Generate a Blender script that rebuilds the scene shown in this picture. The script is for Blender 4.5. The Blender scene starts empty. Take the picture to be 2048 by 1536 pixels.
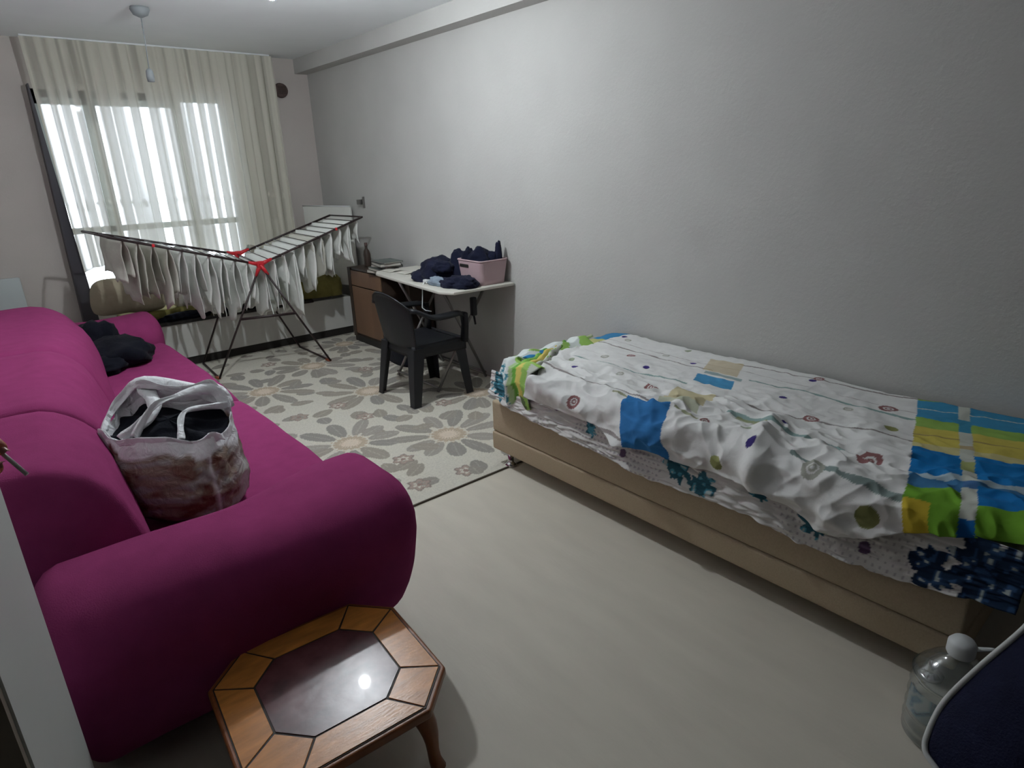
import bpy, bmesh, math, random
from math import sin, cos, pi, exp, sqrt, atan2, floor
from mathutils import Vector, Matrix, noise
import numpy as np

S = bpy.context.scene
COL = S.collection
# ------------------------------------------------------------------ camera
cam_data = bpy.data.cameras.new('camera')
cam = bpy.data.objects.new('camera', cam_data)
COL.objects.link(cam)
cam_data.sensor_width = 36.0
cam_data.lens = 1250 / 2048 * 36
cam_data.clip_start = 0.02
RX, RY, RZ = Vector((0.7607, -0.6484, -0.03)), Vector((-0.2348, -0.2317, -0.944)), Vector((0.6052, 0.7252, -0.3285))
RX.normalize(); RZ = (RZ - RZ.dot(RX) * RX).normalized(); RY = RZ.cross(RX)
cam.matrix_world = Matrix(((RX.x, -RY.x, -RZ.x, 0), (RX.y, -RY.y, -RZ.y, 0), (RX.z, -RY.z, -RZ.z, 1.6), (0, 0, 0, 1)))
S.camera = cam
# ------------------------------------------------------------------ world and lights
S.view_settings.view_transform = 'Standard'
S.view_settings.look = 'None'
S.view_settings.gamma = 1.0
S.view_settings.use_curve_mapping = False
S.view_settings.exposure = 0.0
world = bpy.data.worlds.new('world'); S.world = world
world.use_nodes = True
bg = world.node_tree.nodes['Background']
bg.inputs[0].default_value = (0.82, 0.91, 1.0, 1); bg.inputs[1].default_value = 6.0

LAMP = Vector((1.40, 3.42, 2.435))
def light(name, kind, loc, energy, color, size=None, size_y=None, rot=None):
    d = bpy.data.lights.new(name, kind); d.energy = energy; d.color = color
    o = bpy.data.objects.new(name, d); COL.objects.link(o); o.location = loc
    if kind == 'POINT' and size: d.shadow_soft_size = size
    if kind == 'AREA':
        d.shape = 'RECTANGLE'; d.size = size; d.size_y = size_y
    if rot: o.rotation_euler = rot
    return o
pl = light('window_portal', 'AREA', (1.37, 6.72, 1.45), 1, (1, 1, 1), 1.5, 1.9, (-pi / 2, 0, 0))
pl.data.cycles.is_portal = True
# ------------------------------------------------------------------ helpers
def tag(o, label=None, cat=None, group=None, kind=None):
    if label: o['label'] = label
    if cat: o['category'] = cat
    if group: o['group'] = group
    if kind: o['kind'] = kind
    return o
def thing(name, loc, label, cat, group=None):
    o = bpy.data.objects.new(name, None); COL.objects.link(o); o.location = loc
    o.empty_display_size = 0.1
    return tag(o, label, cat, group)
def wloc(o):
    v = Vector(o.location)
    while o.parent: o = o.parent; v += o.location
    return v
def link(name, me, m, parent=None, origin=None, smooth=True):
    """mesh given in world coordinates -> object with a local origin"""
    if isinstance(m, (list, tuple)):
        for q in m: me.materials.append(q)
    elif m: me.materials.append(m)
    if origin is None:
        if parent is not None: origin = wloc(parent)
        else:
            c = [v.co for v in me.vertices]
            origin = Vector(((min(v.x for v in c) + max(v.x for v in c)) / 2, (min(v.y for v in c) + max(v.y for v in c)) / 2, min(v.z for v in c)))
    origin = Vector(origin)
    me.transform(Matrix.Translation(-origin))
    if smooth: me.polygons.foreach_set('use_smooth', [True] * len(me.polygons))
    me.update()
    o = bpy.data.objects.new(name, me); COL.objects.link(o)
    if parent is not None:
        o.parent = parent; o.location = origin - wloc(parent)
    else: o.location = origin
    return o
def mesh(vs, fs):
    me = bpy.data.meshes.new('m'); me.from_pydata([tuple(v) for v in vs], [], fs); me.update(); return me
def struct(name, me, m, smooth=False):
    o = link(name, me, m, smooth=smooth); o['kind'] = 'structure'; return o
def joined(parts):
    vs, fs = [], []
    for v, f in parts:
        n = len(vs); vs += list(v); fs += [tuple(i + n for i in q) for q in f]
    return vs, fs
def boxd(lo, hi):
    x0, y0, z0 = lo; x1, y1, z1 = hi
    v = [(x0, y0, z0), (x1, y0, z0), (x1, y1, z0), (x0, y1, z0), (x0, y0, z1), (x1, y0, z1), (x1, y1, z1), (x0, y1, z1)]
    return v, [(0, 3, 2, 1), (4, 5, 6, 7), (0, 1, 5, 4), (1, 2, 6, 5), (2, 3, 7, 6), (3, 0, 4, 7)]
def box(lo, hi): return mesh(*boxd(lo, hi))
def bevel(o, w=0.004, seg=2):
    b = o.modifiers.new('bevel', 'BEVEL'); b.width = w; b.segments = seg; b.limit_method = 'ANGLE'; return o
def solid(o, t, off=0):
    b = o.modifiers.new('solid', 'SOLIDIFY'); b.thickness = t; b.offset = off; return o
def rboxd(lo, hi, r, n=8, deform=None):
    """rounded box: n cells along each face, radius r; deform(Vector)->Vector"""
    lo, hi = Vector(lo), Vector(hi)
    if not isinstance(r, (tuple, list)): r = (r, r, r)
    r = [min(r[i], (hi[i] - lo[i]) / 2 - 1e-4) for i in range(3)]
    def ticks(a):
        L0, L1 = lo[a], hi[a]; k = 4
        e = [L0 + r[a] * (1 - cos(i / k * pi / 2)) for i in range(k)]
        mid = [L0 + r[a] + (L1 - L0 - 2 * r[a]) * i / n for i in range(n + 1)]
        return e + mid + [L1 - r[a] * (1 - cos(i / k * pi / 2)) for i in reversed(range(k))]
    T = [ticks(a) for a in range(3)]
    idx, vs, fs = {}, [], []
    def vert(p):
        key = tuple(round(c, 6) for c in p)
        if key in idx: return idx[key]
        c = Vector([min(max(p[i], lo[i] + r[i]), hi[i] - r[i]) for i in range(3)])
        d = Vector([(p[i] - c[i]) / r[i] for i in range(3)])
        L = d.length
        if L > 1e-9:
            d /= L
            # cube corner -> sphere
            q = Vector([c[i] + d[i] * r[i] for i in range(3)])
        else: q = Vector(p)
        if deform: q = deform(q)
        idx[key] = len(vs); vs.append(q); return idx[key]
    for a in range(3):
        b, c = (a + 1) % 3, (a + 2) % 3
        for side in (0, 1):
            A = (lo[a], hi[a])[side]
            for i in range(len(T[b]) - 1):
                for j in range(len(T[c]) - 1):
                    q = []
                    for (u, v) in ((i, j), (i + 1, j), (i + 1, j + 1), (i, j + 1)):
                        p = [0, 0, 0]; p[a] = A; p[b] = T[b][u]; p[c] = T[c][v]; q.append(vert(p))
                    if len(set(q)) < 3: continue
                    fs.append(tuple(q) if side else tuple(reversed(q)))
    return vs, fs
def rbox(*a, **k): return mesh(*rboxd(*a, **k))
def tubed(pts, r, n=8, caps=True, flat=None):
    pts = [Vector(p) for p in pts]; vs, fs = [], []
    up = None
    for i, p in enumerate(pts):
        t = (pts[min(i + 1, len(pts) - 1)] - pts[max(i - 1, 0)]).normalized()
        if up is None:
            up = Vector((0, 0, 1)) if abs(t.z) < 0.9 else Vector((1, 0, 0))
        a = t.cross(up)
        if a.length < 1e-6: a = t.cross(Vector((0, 1, 0)))
        a.normalize(); b = a.cross(t).normalized(); up = b
        rr = r[i] if isinstance(r, (list, tuple)) else r
        for k in range(n):
            w = 2 * pi * k / n
            vs.append(p + a * cos(w) * rr + b * sin(w) * rr * (flat or 1))
    for i in range(len(pts) - 1):
        for k in range(n):
            fs.append((i * n + k, i * n + (k + 1) % n, (i + 1) * n + (k + 1) % n, (i + 1) * n + k))
    if caps:
        fs.append(tuple(reversed(range(n)))); fs.append(tuple((len(pts) - 1) * n + k for k in range(n)))
    return vs, fs
def tube(*a, **k): return mesh(*tubed(*a, **k))
def lathed(prof, c, n=24, axis='z'):
    vs, fs = [], []
    for r, z in prof:
        for k in range(n):
            w = 2 * pi * k / n
            if axis == 'z': vs.append(Vector((c[0] + r * cos(w), c[1] + r * sin(w), c[2] + z)))
            else: vs.append(Vector((c[0] + r * cos(w), c[1] - z, c[2] + r * sin(w))))
    for i in range(len(prof) - 1):
        for k in range(n):
            fs.append((i * n + k, i * n + (k + 1) % n, (i + 1) * n + (k + 1) % n, (i + 1) * n + k))
    return vs, fs
def gridd(f, us, vs_):
    vs = [f(u, v) for v in vs_ for u in us]; n = len(us)
    fs = [(j * n + i, j * n + i + 1, (j + 1) * n + i + 1, (j + 1) * n + i) for j in range(len(vs_) - 1) for i in range(n - 1)]
    return vs, fs
def lin(a, b, n): return [a + (b - a) * i / (n - 1) for i in range(n)]
def nz(x, y, z, s=1.0): return noise.noise(Vector((x * s, y * s, z * s)))
def ridge(x, y, z, s=1.0):
    return 1 - 2 * abs(noise.noise(Vector((x * s, y * s, z * s))))
def smooth(x, a, b):
    t = min(1, max(0, (x - a) / (b - a))); return t * t * (3 - 2 * t)
def heap(c, size, seed, sub=5, amp=0.25, fs=6.0, flat=True):
    """crumpled pile of cloth"""
    bm = bmesh.new(); bmesh.ops.create_icosphere(bm, subdivisions=sub, radius=1)
    for v in bm.verts:
        p = v.co.copy()
        d = 1 + amp * noise.noise(p * 1.3 + Vector((seed, 0, 0))) + amp * 0.55 * (1 - 2.2 * abs(noise.noise(p * fs * 0.35 + Vector((0, seed, 3))))) + amp * 0.22 * (1 - 2 * abs(noise.noise(p * fs + Vector((seed, 1, 0)))))
        z = p.z * d
        if flat and z < -0.55: z = -0.55
        v.co = Vector((c[0] + p.x * d * size[0], c[1] + p.y * d * size[1], c[2] + (z + (0.55 if flat else 0)) * size[2]))
    me = bpy.data.meshes.new('m'); bm.to_mesh(me); bm.free(); return me
def paint(me, f):
    """a colour for every vertex (the printed or woven pattern)"""
    ca = me.color_attributes.new('pattern', 'FLOAT_COLOR', 'POINT')
    arr = np.ones((len(me.vertices), 4), dtype=np.float32)
    arr[:, :3] = f
    ca.data.foreach_set('color', arr.ravel())
# ------------------------------------------------------------------ materials
def mat(name, col, rough=0.8, var=0.0, vscale=8, bump=0.0, bscale=200, metal=0.0, spec=0.5, attr=False, sheen=0.0, alpha=None, stretch=None, coat=0.0, emit=None, estr=0, detail=3, trans=0, ior=1.45):
    m = bpy.data.materials.new(name); m.use_nodes = True
    nt = m.node_tree; N, L = nt.nodes, nt.links
    b = N['Principled BSDF']
    b.inputs['Roughness'].default_value = rough; b.inputs['Metallic'].default_value = metal
    b.inputs['Specular IOR Level'].default_value = spec
    b.inputs['Sheen Weight'].default_value = sheen
    b.inputs['Coat Weight'].default_value = coat
    b.inputs['IOR'].default_value = ior
    if trans: b.inputs['Transmission Weight'].default_value = trans
    if alpha is not None: b.inputs['Alpha'].default_value = alpha
    if emit: b.inputs['Emission Color'].default_value = (*emit, 1); b.inputs['Emission Strength'].default_value = estr
    tc = N.new('ShaderNodeTexCoord'); src = tc.outputs['Object']
    if stretch:
        mp = N.new('ShaderNodeMapping'); mp.inputs['Scale'].default_value = stretch; L.new(src, mp.inputs[0]); src = mp.outputs[0]
    base = None
    if attr:
        a = N.new('ShaderNodeVertexColor'); a.layer_name = 'pattern'; base = a.outputs[0]
    if var > 0:
        n = N.new('ShaderNodeTexNoise'); n.inputs['Scale'].default_value = vscale; n.inputs['Detail'].default_value = detail
        L.new(src, n.inputs['Vector'])
        mr = N.new('ShaderNodeMapRange'); mr.inputs[1].default_value = 0.25; mr.inputs[2].default_value = 0.75
        mr.inputs[3].default_value = 1 - var; mr.inputs[4].default_value = 1 + var; L.new(n.outputs[0], mr.inputs[0])
        mx = N.new('ShaderNodeVectorMath'); mx.operation = 'SCALE'
        if base: L.new(base, mx.inputs[0])
        else: mx.inputs[0].default_value = col
        L.new(mr.outputs[0], mx.inputs['Scale']); L.new(mx.outputs[0], b.inputs['Base Color'])
    elif base: L.new(base, b.inputs['Base Color'])
    else: b.inputs['Base Color'].default_value = (*col, 1)
    if bump > 0:
        n2 = N.new('ShaderNodeTexNoise'); n2.inputs['Scale'].default_value = bscale; n2.inputs['Detail'].default_value = 3; L.new(src, n2.inputs['Vector'])
        bp = N.new('ShaderNodeBump'); bp.inputs['Strength'].default_value = bump; bp.inputs['Distance'].default_value = 0.01
        L.new(n2.outputs[0], bp.inputs['Height']); L.new(bp.outputs[0], b.inputs['Normal'])
    return m
M = dict(
    wall=mat('wall_paint', (0.50, 0.495, 0.475), 0.85, 0.035, 3, 0.15, 60),
    wallback=mat('back_wall_paint', (0.56, 0.515, 0.48), 0.85, 0.04, 3, 0.15, 60),
    ceiling=mat('ceiling_paint', (0.88, 0.91, 0.92), 0.9, 0.02, 3),
    floor=mat('pale_floor', (0.66, 0.61, 0.52), 0.45, 0.05, 5, 0.05, 40, spec=0.35, stretch=(2.5, 0.6, 1)),
    sofa=mat('magenta_plush', (0.27, 0.040, 0.135), 0.95, 0.08, 14, 0.25, 260, sheen=0.0, spec=0.08),
    sofadark=mat('sofa_underside', (0.02, 0.01, 0.015), 0.9),
    bedbase=mat('beige_bed_fabric', (0.46, 0.37, 0.26), 0.9, 0.07, 160, 0.25, 320, spec=0.15),
    chrome=mat('chrome', (0.75, 0.75, 0.76), 0.15, metal=1),
    mattress=mat('mattress_ticking', (0.55, 0.52, 0.48), 0.9),
    print_=mat('printed_cotton', (1, 1, 1), 0.9, 0.03, 30, 0.2, 40, attr=True, spec=0.15),
    rug=mat('woven_rug', (1, 1, 1), 0.98, 0.10, 90, 0.4, 400, attr=True, spec=0.05),
    black_plastic=mat('black_plastic', (0.012, 0.013, 0.016), 0.42, 0.1, 20, spec=0.4),
    navy=mat('navy_cloth', (0.010, 0.012, 0.028), 0.92, 0.25, 9, 0.5, 30, spec=0.12, sheen=0.05),
    blackc=mat('black_cloth', (0.006, 0.007, 0.012), 0.9, 0.25, 9, 0.4, 40, spec=0.12, sheen=0.04),
    greycloth=mat('grey_blue_cloth', (0.22, 0.27, 0.33), 0.9, 0.2, 20),
    laundry=mat('white_laundry', (0.84, 0.85, 0.81), 0.9, 0.05, 12, 0.25, 30, spec=0.1),
    laundry2=mat('offwhite_laundry', (0.64, 0.63, 0.56), 0.9, 0.06, 12, 0.25, 30, spec=0.1),
    rackdark=mat('dark_rack_tube', (0.03, 0.018, 0.018), 0.4, 0.15, 30),
    red=mat('red_plastic', (0.55, 0.02, 0.03), 0.4),
    orange=mat('orange_plastic_foot', (0.35, 0.09, 0.04), 0.5),
    whiteboard=mat('white_laminate', (0.66, 0.66, 0.62), 0.45, 0.03, 6),
    darktrim=mat('dark_trim', (0.018, 0.016, 0.015), 0.5),
    brownwood=mat('brown_laminate', (0.185, 0.105, 0.062), 0.55, 0.15, 6, stretch=(1, 1, 0.15)),
    darkwood=mat('dark_brown_laminate', (0.05, 0.033, 0.024), 0.5, 0.15, 6),
    tabletop=mat('pale_table_top', (0.62, 0.60, 0.54), 0.5, 0.05, 10),
    metal=mat('grey_metal_tube', (0.28, 0.27, 0.26), 0.35, metal=0.8),
    pink=mat('pink_plastic', (0.50, 0.36, 0.38), 0.45, 0.03, 10),
    paper=mat('book_pages', (0.55, 0.53, 0.47), 0.85, 0.1, 120, stretch=(1, 1, 20)),
    book1=mat('grey_green_cover', (0.12, 0.14, 0.13), 0.5, 0.3, 25), book2=mat('dark_cover', (0.035, 0.04, 0.04), 0.5, 0.2, 20),
    book3=mat('brown_cover', (0.16, 0.12, 0.10), 0.5, 0.2, 20),
    whiteplastic=mat('white_plastic', (0.66, 0.68, 0.68), 0.4),
    olive=mat('olive_blanket', (0.23, 0.20, 0.06), 0.95, 0.45, 7, 0.5, 30),
    beige=mat('beige_pillow', (0.42, 0.37, 0.27), 0.95, 0.15, 7, 0.3, 30),
    frame=mat('anthracite_frame', (0.045, 0.042, 0.052), 0.5),
    skin=mat('skin', (0.62, 0.16, 0.09), 0.55, 0.12, 60, 0.15, 300, spec=0.4),
    nail=mat('finger_nail', (0.62, 0.26, 0.22), 0.3),
    sleeve=mat('pale_blue_sleeve', (0.45, 0.50, 0.62), 0.9, 0.1, 30),
    stick=mat('white_stick', (0.92, 0.88, 0.90), 0.5),
    bagdark=mat('navy_bag_fabric', (0.010, 0.012, 0.035), 0.8, 0.2, 30, 0.3, 200, spec=0.2),
    piping=mat('white_piping', (0.55, 0.56, 0.55), 0.6),
    doorwood=mat('door_leaf', (0.17, 0.145, 0.115), 0.6, 0.1, 4, stretch=(4, 4, 0.5)),
    casing=mat('door_casing', (0.62, 0.64, 0.62), 0.5, 0.02, 5),
    grey=mat('grey_plastic', (0.24, 0.26, 0.27), 0.6),
    ventbrown=mat('brown_vent', (0.10, 0.065, 0.06), 0.7, 0.3, 60),
    radiator=mat('pale_radiator', (0.55, 0.60, 0.60), 0.5),
    glow=mat('lamp_glass', (0.9, 0.9, 0.9), 0.4, emit=(0.90, 0.96, 1.0), estr=2150),
    whitewall=mat('left_wall_paint', (0.72, 0.72, 0.70), 0.9),
    dimwall=mat('unseen_dark_wall', (0.06, 0.05, 0.045), 0.9),  # unseen front and left walls, coloured dark to cut bounced fill light
    outside=mat('balcony_rail', (0.5, 0.5, 0.5), 0.7),
)
def tulle_material():
    m = bpy.data.materials.new('tulle'); m.use_nodes = True; nt = m.node_tree; N, L = nt.nodes, nt.links
    N.clear(); out = N.new('ShaderNodeOutputMaterial')
    a = N.new('ShaderNodeVertexColor'); a.layer_name = 'pattern'
    dif = N.new('ShaderNodeBsdfDiffuse'); trl = N.new('ShaderNodeBsdfTranslucent'); tr = N.new('ShaderNodeBsdfTransparent')
    dif.inputs[0].default_value = (0.66, 0.64, 0.55, 1); trl.inputs[0].default_value = (0.62, 0.64, 0.64, 1)
    m1 = N.new('ShaderNodeMixShader'); m1.inputs[0].default_value = 0.12; L.new(dif.outputs[0], m1.inputs[1]); L.new(trl.outputs[0], m1.inputs[2])
    m2 = N.new('ShaderNodeMixShader'); sp = N.new('ShaderNodeSeparateColor'); L.new(a.outputs[0], sp.inputs[0])
    L.new(sp.outputs[0], m2.inputs[0]); L.new(tr.outputs[0], m2.inputs[1]); L.new(m1.outputs[0], m2.inputs[2])
    L.new(m2.outputs[0], out.inputs[0]); return m
M['tulle'] = tulle_material()
def glass_material(name, col=(1, 1, 1), rough=0.0, mixf=0.85):
    m = bpy.data.materials.new(name); m.use_nodes = True; nt = m.node_tree; N, L = nt.nodes, nt.links
    N.clear(); out = N.new('ShaderNodeOutputMaterial'); tr = N.new('ShaderNodeBsdfTransparent'); gl = N.new('ShaderNodeBsdfGlossy')
    tr.inputs[0].default_value = (*col, 1); gl.inputs[1].default_value = max(rough, 0.02)
    fr = N.new('ShaderNodeFresnel'); fr.inputs[0].default_value = 1.45
    mx = N.new('ShaderNodeMixShader'); L.new(fr.outputs[0], mx.inputs[0]); L.new(tr.outputs[0], mx.inputs[1]); L.new(gl.outputs[0], mx.inputs[2])
    L.new(mx.outputs[0], out.inputs[0]); return m
M['pane'] = glass_material('window_pane')
def bottle_material():
    m = bpy.data.materials.new('clear_bottle_plastic'); m.use_nodes = True; nt = m.node_tree; N, L = nt.nodes, nt.links
    N.clear(); out = N.new('ShaderNodeOutputMaterial'); tr = N.new('ShaderNodeBsdfTransparent'); gl = N.new('ShaderNodeBsdfGlossy'); df = N.new('ShaderNodeBsdfDiffuse')
    tr.inputs[0].default_value = (0.86, 0.90, 0.90, 1); gl.inputs[1].default_value = 0.12; df.inputs[0].default_value = (0.5, 0.55, 0.56, 1)
    lw = N.new('ShaderNodeLayerWeight'); lw.inputs[0].default_value = 0.35
    a = N.new('ShaderNodeMixShader'); a.inputs[0].default_value = 0.10; L.new(tr.outputs[0], a.inputs[1]); L.new(df.outputs[0], a.inputs[2])
    b = N.new('ShaderNodeMixShader'); L.new(lw.outputs[1], b.inputs[0]); L.new(a.outputs[0], b.inputs[1]); L.new(gl.outputs[0], b.inputs[2])
    L.new(b.outputs[0], out.inputs[0]); return m
M['bottle'] = bottle_material()
def bag_plastic():
    m = bpy.data.materials.new('thin_white_bag_plastic'); m.use_nodes = True; nt = m.node_tree; N, L = nt.nodes, nt.links
    b = N['Principled BSDF']; b.inputs['Roughness'].default_value = 0.45
    a = N.new('ShaderNodeVertexColor'); a.layer_name = 'pattern'; L.new(a.outputs[0], b.inputs['Base Color'])
    tc = N.new('ShaderNodeTexCoord'); n2 = N.new('ShaderNodeTexNoise'); n2.inputs['Scale'].default_value = 22; n2.inputs['Detail'].default_value = 4
    n2.inputs['Distortion'].default_value = 1.2; L.new(tc.outputs['Object'], n2.inputs['Vector'])
    bp = N.new('ShaderNodeBump'); bp.inputs['Strength'].default_value = 0.5; bp.inputs['Distance'].default_value = 0.02
    L.new(n2.outputs[0], bp.inputs['Height']); L.new(bp.outputs[0], b.inputs['Normal']); return m
M['bagplastic'] = bag_plastic()

# ------------------------------------------------------------------ room
WX, BY, CZ = 2.96, 6.60, 2.66
LX, FY = -1.5, -1.6
struct('floor', box((LX, FY, -0.05), (WX + 0.1, BY + 0.2, 0)), M['floor'])
struct('ceiling', box((LX, FY, CZ), (WX + 0.1, BY + 0.2, CZ + 0.1)), M['ceiling'])
struct('wall_right', box((WX, FY, 0), (WX + 0.12, BY + 0.2, CZ)), M['wall'])
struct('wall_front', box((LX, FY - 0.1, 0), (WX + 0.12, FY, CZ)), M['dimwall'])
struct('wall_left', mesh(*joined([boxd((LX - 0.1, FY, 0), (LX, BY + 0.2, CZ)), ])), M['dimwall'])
struct('wall_side', box((-0.42, 1.66, 0), (-0.32, BY, CZ)), M['whitewall'])
# back wall with a window hole
wx0, wx1, wz0, wz1 = 0.63, 2.13, 0.55, 2.30
struct('wall_back', mesh(*joined([boxd((LX, BY, 0), (wx0, BY + 0.2, CZ)), boxd((wx1, BY, 0), (WX, BY + 0.2, CZ)),
        boxd((wx0, BY, 0), (wx1, BY + 0.2, wz0)), boxd((wx0, BY, wz1), (wx1, BY + 0.2, CZ))])), M['wallback'])
struct('trim_1', box((2.83, FY, 2.53), (WX, BY, CZ)), M['wall'])           # beam along the right wall
struct('trim_2', box((2.50, 6.50, 0), (2.56, BY, CZ)), M['wallback'])          # shallow pier beside the curtain
# window: anthracite frame, three lights with panes
wf = [boxd((wx0, BY + 0.02, wz0), (wx1, BY + 0.09, wz0 + 0.06)), boxd((wx0, BY + 0.02, wz1 - 0.06), (wx1, BY + 0.09, wz1)),
      boxd((wx0, BY + 0.02, wz0), (wx0 + 0.05, BY + 0.09, wz1)), boxd((wx1 - 0.05, BY + 0.02, wz0), (wx1, BY + 0.09, wz1)),
      boxd((0.97, BY + 0.02, wz0), (1.06, BY + 0.09, wz1)), boxd((1.655, BY + 0.02, wz0), (1.725, BY + 0.09, wz1)),
      boxd((wx0, BY + 0.02, 1.16), (wx1, BY + 0.09, 1.21)), boxd((wx0, BY + 0.02, 2.19), (1.70, BY + 0.09, wz1))]
w = struct('window_1', mesh(*joined(wf)), mat('pale_window_frame', (0.38, 0.42, 0.42), 0.5))
link('pane', mesh(*joined([boxd((a, BY + 0.05, wz0 + 0.05), (b, BY + 0.056, wz1 - 0.05)) for a, b in ((0.68, 0.97), (1.06, 1.655), (1.725, 2.08))])), M['pane'], w, smooth=False)
struct('trim_3', mesh([(0.585, 6.47, 0.40), (0.70, 6.47, 0.40), (0.625, 6.47, 2.32), (0.615, 6.47, 2.32),
                       (0.585, 6.59, 0.40), (0.70, 6.59, 0.40), (0.625, 6.59, 2.32), (0.615, 6.59, 2.32)],
                      [(0, 1, 2, 3), (7, 6, 5, 4), (0, 4, 5, 1), (1, 5, 6, 2), (2, 6, 7, 3), (3, 7, 4, 0)]), M['frame'])
# near door frame and leaf at the left edge
struct('trim_4', mesh([(-0.068, 1.46, 0), (-0.122, 1.10, 0), (-0.40, 1.12, 0), (-0.40, 1.60, 0), (-0.068, 1.46, CZ), (-0.122, 1.10, CZ), (-0.40, 1.12, CZ), (-0.40, 1.60, CZ)],
       [(0, 1, 2, 3), (7, 6, 5, 4), (0, 4, 5, 1), (1, 5, 6, 2), (2, 6, 7, 3), (3, 7, 4, 0)]), M['casing'])
struct('door_1', box((-1.2, 1.06, 0.005), (-0.126, 1.098, 2.05)), M['doorwood'])

# ------------------------------------------------------------------ tulle curtain
def fold(x, z):
    return (0.55 * sin(x * 52 + 2.0 * sin(x * 7)) + 0.35 * sin(x * 97 + 1.3) + 0.3 * sin(x * 23 + 0.5))
def build_curtain():
    t = thing('tulle_curtain', (1.6, 6.44, 0.8), 'sheer white tulle curtain with embroidered band hanging before the bright window', 'curtain')
    x0, x1, zt = 0.63, 2.56, 2.645
    us = lin(0, 1, 520); vs_ = lin(0, 1, 60)
    col = []
    def f(u, v):
        x = x0 + (x1 - x0) * u
        zb = 0.90 + 0.035 * sin(x * 16) + 0.02 * sin(x * 37)
        z = zt + (zb - zt) * v
        k = 0.4 + 0.6 * v
        y = 6.44 + 0.032 * k * fold(x, z) + 0.006 * nz(x, z, 0, 6)
        xx = x + 0.010 * k * sin(x * 90 + 1) + (0.035 * (1 - u) ** 8) * v
        st = 0.5 + 0.5 * sin(x * 60 + 2.2 * sin(x * 7)) + 0.9 * nz(x, 0.03 * z, 4, 9)
        dens = 0.955 - 0.50 * smooth(st, 0.55, 1.25) + 0.06 * nz(x, 0, 7, 28)
        if x > 2.08: dens += 0.25
        # embroidered border
        b = z - (1.39 + 0.02 * sin(x * 30))
        if abs(b) < 0.014: dens += 0.10
        cx = (x / 0.085) % 1 - 0.5
        if (cx * 0.085) ** 2 + (z - 1.41) ** 2 < 0.022 ** 2 * (0.7 + 0.6 * nz(x, z, 1, 30)): dens += 0.26
        if z < 1.18: dens += 0.10
        if z < zb + 0.02: dens += 0.2
        col.append(min(0.97, max(0.2, dens)))
        return (xx, y, z)
    me = mesh(*gridd(f, us, vs_))
    paint(me, np.array(col, dtype=np.float32)[:, None].repeat(3, 1))
    link('curtain_cloth', me, M['tulle'], t)
    link('curtain_rail', box((0.64, 6.45, 2.648), (2.54, 6.47, 2.659)), M['ceiling'], t, smooth=False)
    # a second, narrow drawn-aside drape on the right
    t2 = thing('side_curtain', (2.40, 6.46, 0.45), 'beige side drape gathered at the right end of the tulle', 'curtain')
    def g(u, v):
        x = 2.14 + 0.36 * u; z = 2.63 + (0.50 - 2.63) * v
        return (x + 0.01 * sin(x * 80), 6.50 + 0.022 * sin(x * 75 + 1.5 * sin(x * 11)) * (0.5 + 0.5 * v), z)
    o = link('drape_cloth', mesh(*gridd(g, lin(0, 1, 120), lin(0, 1, 12))), mat('beige_drape', (0.43, 0.385, 0.30), 0.9, 0.05, 8), t2); solid(o, 0.003)
    link('drape_header', box((2.13, 6.475, 2.63), (2.49, 6.53, 2.659)), M['ceiling'], t2, smooth=False)
build_curtain()

# ------------------------------------------------------------------ ceiling things
t = thing('pendant_lamp', (1.20, 5.13, 2.24), 'unlit pendant lamp socket on a thin cord below a round grey ceiling rose', 'lamp')
link('ceiling_rose', mesh(*lathed([(0, 0.42), (0.055, 0.42), (0.06, 0.405), (0.045, 0.375), (0.012, 0.36), (0, 0.36)], (1.20, 5.13, 2.24))), M['grey'], t)
link('cord', tube([(1.20, 5.13, 2.62), (1.195, 5.13, 2.45), (1.185, 5.13, 2.28)], 0.0035, 6), M['grey'], t)
link('socket', mesh(*lathed([(0, 0.05), (0.012, 0.05), (0.022, 0.035), (0.025, 0.0), (0.022, -0.03), (0, -0.03)], (1.185, 5.13, 2.245))), M['grey'], t)
t = thing('ceiling_lamp', (LAMP.x, LAMP.y, 2.34), 'bare glowing bulb hanging from the ceiling above the sofa front', 'lamp')
link('lamp_base', mesh(*lathed([(0, 0.0), (0.05, 0.0), (0.052, -0.012), (0.020, -0.03), (0.012, -0.06), (0.008, -0.175), (0.018, -0.185), (0.018, -0.222), (0, -0.222)], (LAMP.x, LAMP.y, CZ))), M['whiteplastic'], t)
link('bulb', mesh(*lathed([(0.0001, -0.03)] + [(0.03 * sin(pi * k / 14), -0.03 * cos(pi * k / 14)) for k in range(1, 13)] + [(0.013, 0.034), (0.0001, 0.038)], LAMP)), M['glow'], t)
t = thing('wall_vent', (2.655, 6.58, 2.30), 'round brown vent cover high on the back wall beside the curtain', 'vent')
link('vent_cover', mesh(*lathed([(0, 0.035), (0.05, 0.035), (0.062, 0.028), (0.068, 0.0), (0.068, -0.01)], (2.66, 6.585, 2.372), 20, 'y')), M['ventbrown'], t)
link('vent_slats', mesh(*joined([boxd((2.62, 6.542, 2.34 + i * 0.016), (2.70, 6.549, 2.347 + i * 0.016)) for i in range(5)])), M['darkwood'], t, smooth=False)
o = link('wall_heater', rbox((-0.02, 6.55, 0.34), (0.235, 6.598, 0.86), 0.012, 3), M['radiator'])
tag(o, 'small pale flat heater panel on the back wall behind the sofa end', 'heater')
t = thing('wall_bracket', (2.955, 5.68, 1.27), 'small grey metal bracket on the right wall above the white board', 'bracket')
link('bracket_plate', box((2.945, 5.66, 1.27), (2.96, 5.68, 1.37)), M['metal'], t, smooth=False)
link('bracket_arm', box((2.90, 5.70, 1.30), (2.96, 5.712, 1.345)), M['metal'], t, smooth=False)

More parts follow.
